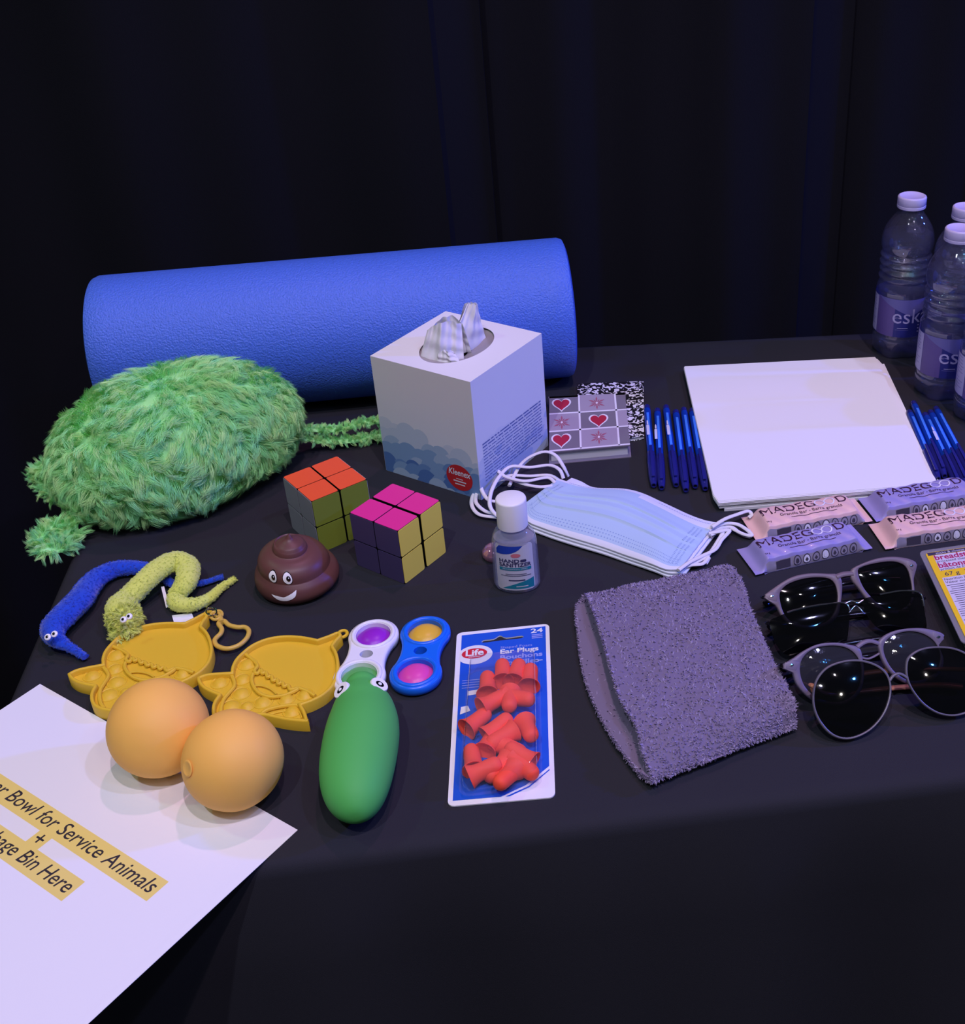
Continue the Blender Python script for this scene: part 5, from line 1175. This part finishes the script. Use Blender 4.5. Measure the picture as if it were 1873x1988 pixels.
# opening loop (left side): lower strand out and back over the top
lowL = [wp(q, z) for q, z in zip(zw([(215, 300), (150, 400), (165, 600), (205, 880), (290, 1130), (430, 1390), (590, 1610), (690, 1695)]), [1.3, .5, .3, .3, .3, .3, .35, .6])]
topL = [wp(q, z) for q, z in zip(zw([(735, 1690), (660, 1480), (610, 1280), (490, 1080), (410, 820), (350, 600), (290, 430), (240, 310)]), [1.0, 1.9, 2.1, 2.2, 2.2, 2.2, 2.1, 1.8])]
rlow = [wp(q, z) for q, z in zip(zw([(1290, 90), (1350, 200), (1400, 400), (1500, 700), (1600, 900), (1700, 1080), (1760, 1200), (1800, 1290)]), [1.3, .5, .3, .3, .3, .3, .35, .6])]
rtop = [wp(q, z) for q, z in zip(zw([(1810, 1250), (1808, 1130), (1760, 1010), (1650, 800), (1560, 610), (1490, 440), (1410, 200), (1330, 80)]), [1.0, 1.9, 2.0, 2.0, 2.0, 2.0, 2.0, 1.8])]
LL = spl(lowL + topL, 8); RR_ = spl(rlow + rtop, 8); nl = min(len(LL), len(RR_)); LL, RR_ = LL[:nl], RR_[:nl]
def band(u, v, e=0):
    x = u * nl; i = int(x) % nl; k = x - int(x); a = LL[i].lerp(LL[(i + 1) % nl], k); b = RR_[i].lerp(RR_[(i + 1) % nl], k)
    p = a.lerp(b, v); sag = .5 * sin(pi * v) * (p.z > 1.3) * .5; edge = -.15 * (1 - sin(pi * min(1, max(0, v * 8))) if False else 0)
    return Vector((p.x, p.y, p.z + sag * 0 + .10 * sin(p.x * 1.3) * sin(p.y * .9) * (p.z > 1) - .02))
mb = MB(); mb.grid(lambda u, v: band(u, v), 150, 40, wrapu=True)
# inner skin gives the cloth its thickness
cen = sum(LL, Vector()) / nl; cenr = sum(RR_, Vector()) / nl
def band_in(u, v):
    p = band(u, v); e = 1e-3; tu = band(u + e, v) - band(u - e, v); tv = band(u, min(1, v + e)) - band(u, max(0, v - e)); n_ = tu.cross(tv).normalized() if tu.length * tv.length > 1e-9 else Vector((0, 0, 1))
    return p, n_
# outward sign
pt_, nn_ = band_in(.75, .5); sg = 1 if nn_.z > 0 else -1
def inner(u, v): p, n_ = band_in(u, v); return p - n_ * sg * .32
k0 = len(mb.v); mb.grid(inner, 150, 40, wrapu=True)
for j in (0, 39):
    for i in range(150): a, b = j * 150 + i, j * 150 + (i + 1) % 150; mb.f.append((a, b, k0 + b, k0 + a)); mb.m.append(0)
def smt(n, g):
    A, B = [], []
    while len(A) < n:
        u, v = g.uniform(0, 1), g.uniform(0, 1); p, n_ = band_in(u, v); s_ = sg
        if g.uniform(0, 1) < .18: v = 0.0 if g.uniform(0, 1) < .7 else 1.0; p, n_ = band_in(u, v); p = p - n_ * sg * g.uniform(0, .3); A.append(p); q = (band(u, 0) - band(u, .05)).normalized() if v == 0 else (band(u, 1) - band(u, .95)).normalized(); B.append(q); continue
        if g.uniform(0, 1) < .16 and v < .3: A.append(p - n_ * sg * .32); B.append(-n_ * sg); continue
        A.append(p); B.append(n_ * sg)
    return A, B
fur(mb, smt, .26, 15000, 3, .05, .042, lambda p, n, g: Vector(g.normal(0, 1, 3)), 21, .75)
mb.build('terry_cloth', [M['terry']] + terr, t, angle=60); place(t, WO.x, WO.y)

# ------------------------------------------------------------ water bottles
M['pet'] = clear('clear_bottle_plastic', (.88, .89, .95), rough=.025, haze=(.5, .5, .66), hazeamt=.045, fres=1.7)
M['water'] = clear('water', (.84, .86, .95), rough=.02, haze=(.4, .4, .6), hazeamt=.03, fres=1.33, bump=(50, .5, .006)); M['cap'] = mat('bottle_cap', (196, 190, 226), .4, .4)
M['lb_navy'] = mat('bottle_label_navy', (40, 44, 118), .4, .4); M['lb_purple'] = mat('bottle_label_purple', (92, 76, 140), .4, .4); M['lb_light'] = mat('bottle_label_light', (170, 164, 206), .4); M['lb_mid'] = mat('bottle_label_slate', (98, 96, 158), .4)
def bottle():
    t = thing('water_bottle', 'bottle', 'water bottle', 'water bottles')
    P = [(0, .5), (.9, .35), (1.6, .12), (2.2, .02), (2.6, .15), (2.85, .6), (2.93, 1.2), (2.95, 2.2), (2.82, 2.5), (2.82, 2.7), (2.95, 2.95), (2.95, 7.6), (2.95, 8.0), (2.88, 8.5), (2.66, 9.0)]
    z = 9.0
    for k in range(4): P += [(2.62, z + .1), (2.82, z + .35), (2.84, z + .55), (2.6, z + .8)]; z += .85
    P += [(2.72, 12.6), (2.85, 13.0), (2.9, 13.6), (2.8, 14.4), (2.55, 15.2), (2.1, 16.0), (1.65, 16.6), (1.4, 17.0), (1.3, 17.3), (1.3, 17.7)]
    PP = [(max(0, p.x), p.y) for p in spl([(a, b, 0) for a, b in P], 3, False)]
    def rib(a, z):
        if z < 2.0: return 1 - .16 * abs(cos(2.5 * a)) ** 3 * max(0, 1 - z / 2.0)
        if 9 < z < 12.5: return 1 + .012 * sin(3 * a + z * 5)
        return 1
    MB().lathe(PP, 64, fn=rib).build('bottle_body', M['pet'], t)
    wt = [(r * .95, max(zz, .3)) for r, zz in PP if zz < 14.6] + [(0, 14.6)]
    MB().lathe(wt, 48, fn=rib).build('water', M['water'], t)
    def kn(a, z): return 1 + .012 * (cos(40 * a) if z < 18.4 else 0)
    MB().lathe([(1.5, 17.45), (1.55, 17.5), (1.56, 17.75), (1.50, 17.8), (1.55, 17.86), (1.56, 18.6), (1.5, 18.72), (1.38, 18.78), (1.3, 18.72), (0, 18.72)], 80, fn=kn).build('cap', M['cap'], t)
    mb = MB(); R_ = 2.975
    def bf(e): return lambda a, b: ((R_ + e) * cos(a / R_ - pi / 2), (R_ + e) * sin(a / R_ - pi / 2), b)
    def strip(x0, x1, y0, y1, mi, e=.0): put_quad(mb, x0, y0, x1, y1, bf(e), mi, max(1, int((x1 - x0) / .25)))
    cir = 2 * pi * R_
    strip(-cir / 2, cir / 2, 3.0, 7.6, 0)
    strip(-2.9, -.6, 3.0, 7.6, 1, .01); strip(-5.3, -2.95, 3.1, 7.5, 2, .012)
    for k in range(12): put_quad(mb, -5.1, 7.2 - k * .33, -5.1 + rq.uniform(.7, 1.9), 7.26 - k * .33, bf(.02), 3, 5)
    curved(mb, [(-2.85, 7.6), (3.6, 7.6), (3.6, 6.6), (1.2, 5.6), (-.9, 6.6)], bf(.015), 3)
    put_text(mb, 'eska', bf(.025), 2.5, 2, 'LEFT', x=-.9, y=4.75, sx=1.0)
    put_quad(mb, -.2, 4.1, 1.0, 4.17, bf(.025), 2, 5); put_quad(mb, -.4, 3.9, 1.1, 3.96, bf(.025), 3, 5)
    for k in range(3): put_quad(mb, 2.2, 4.35 - k * .4, 2.38, 4.5 - k * .4, bf(.025), 2, 1)
    mb.build('printed_label', [M['lb_navy'], M['lb_purple'], M['lb_light'], M['lb_mid']], t, smooth=False)
    return t
rq = random.Random(5)
bt0 = bottle()
for i, (x, y, rz, lb) in enumerate([(34.3, 125.0, 0, 'clear water bottle standing alone at the left of the bottle group, behind the paper'), (36.7, 114.5, .05, 'clear water bottle with its label showing the letter e, in the middle of the group'), (39.2, 120.9, .5, 'water bottle at the back right with most of it hidden behind another'), (39.4, 108.6, .15, 'water bottle nearest the pens, cut off by the right edge of the photo')]):
    o = bt0 if i == 0 else copy_tree(bt0); tag(o, lb); place(o, x, y, 0, rz - .27)
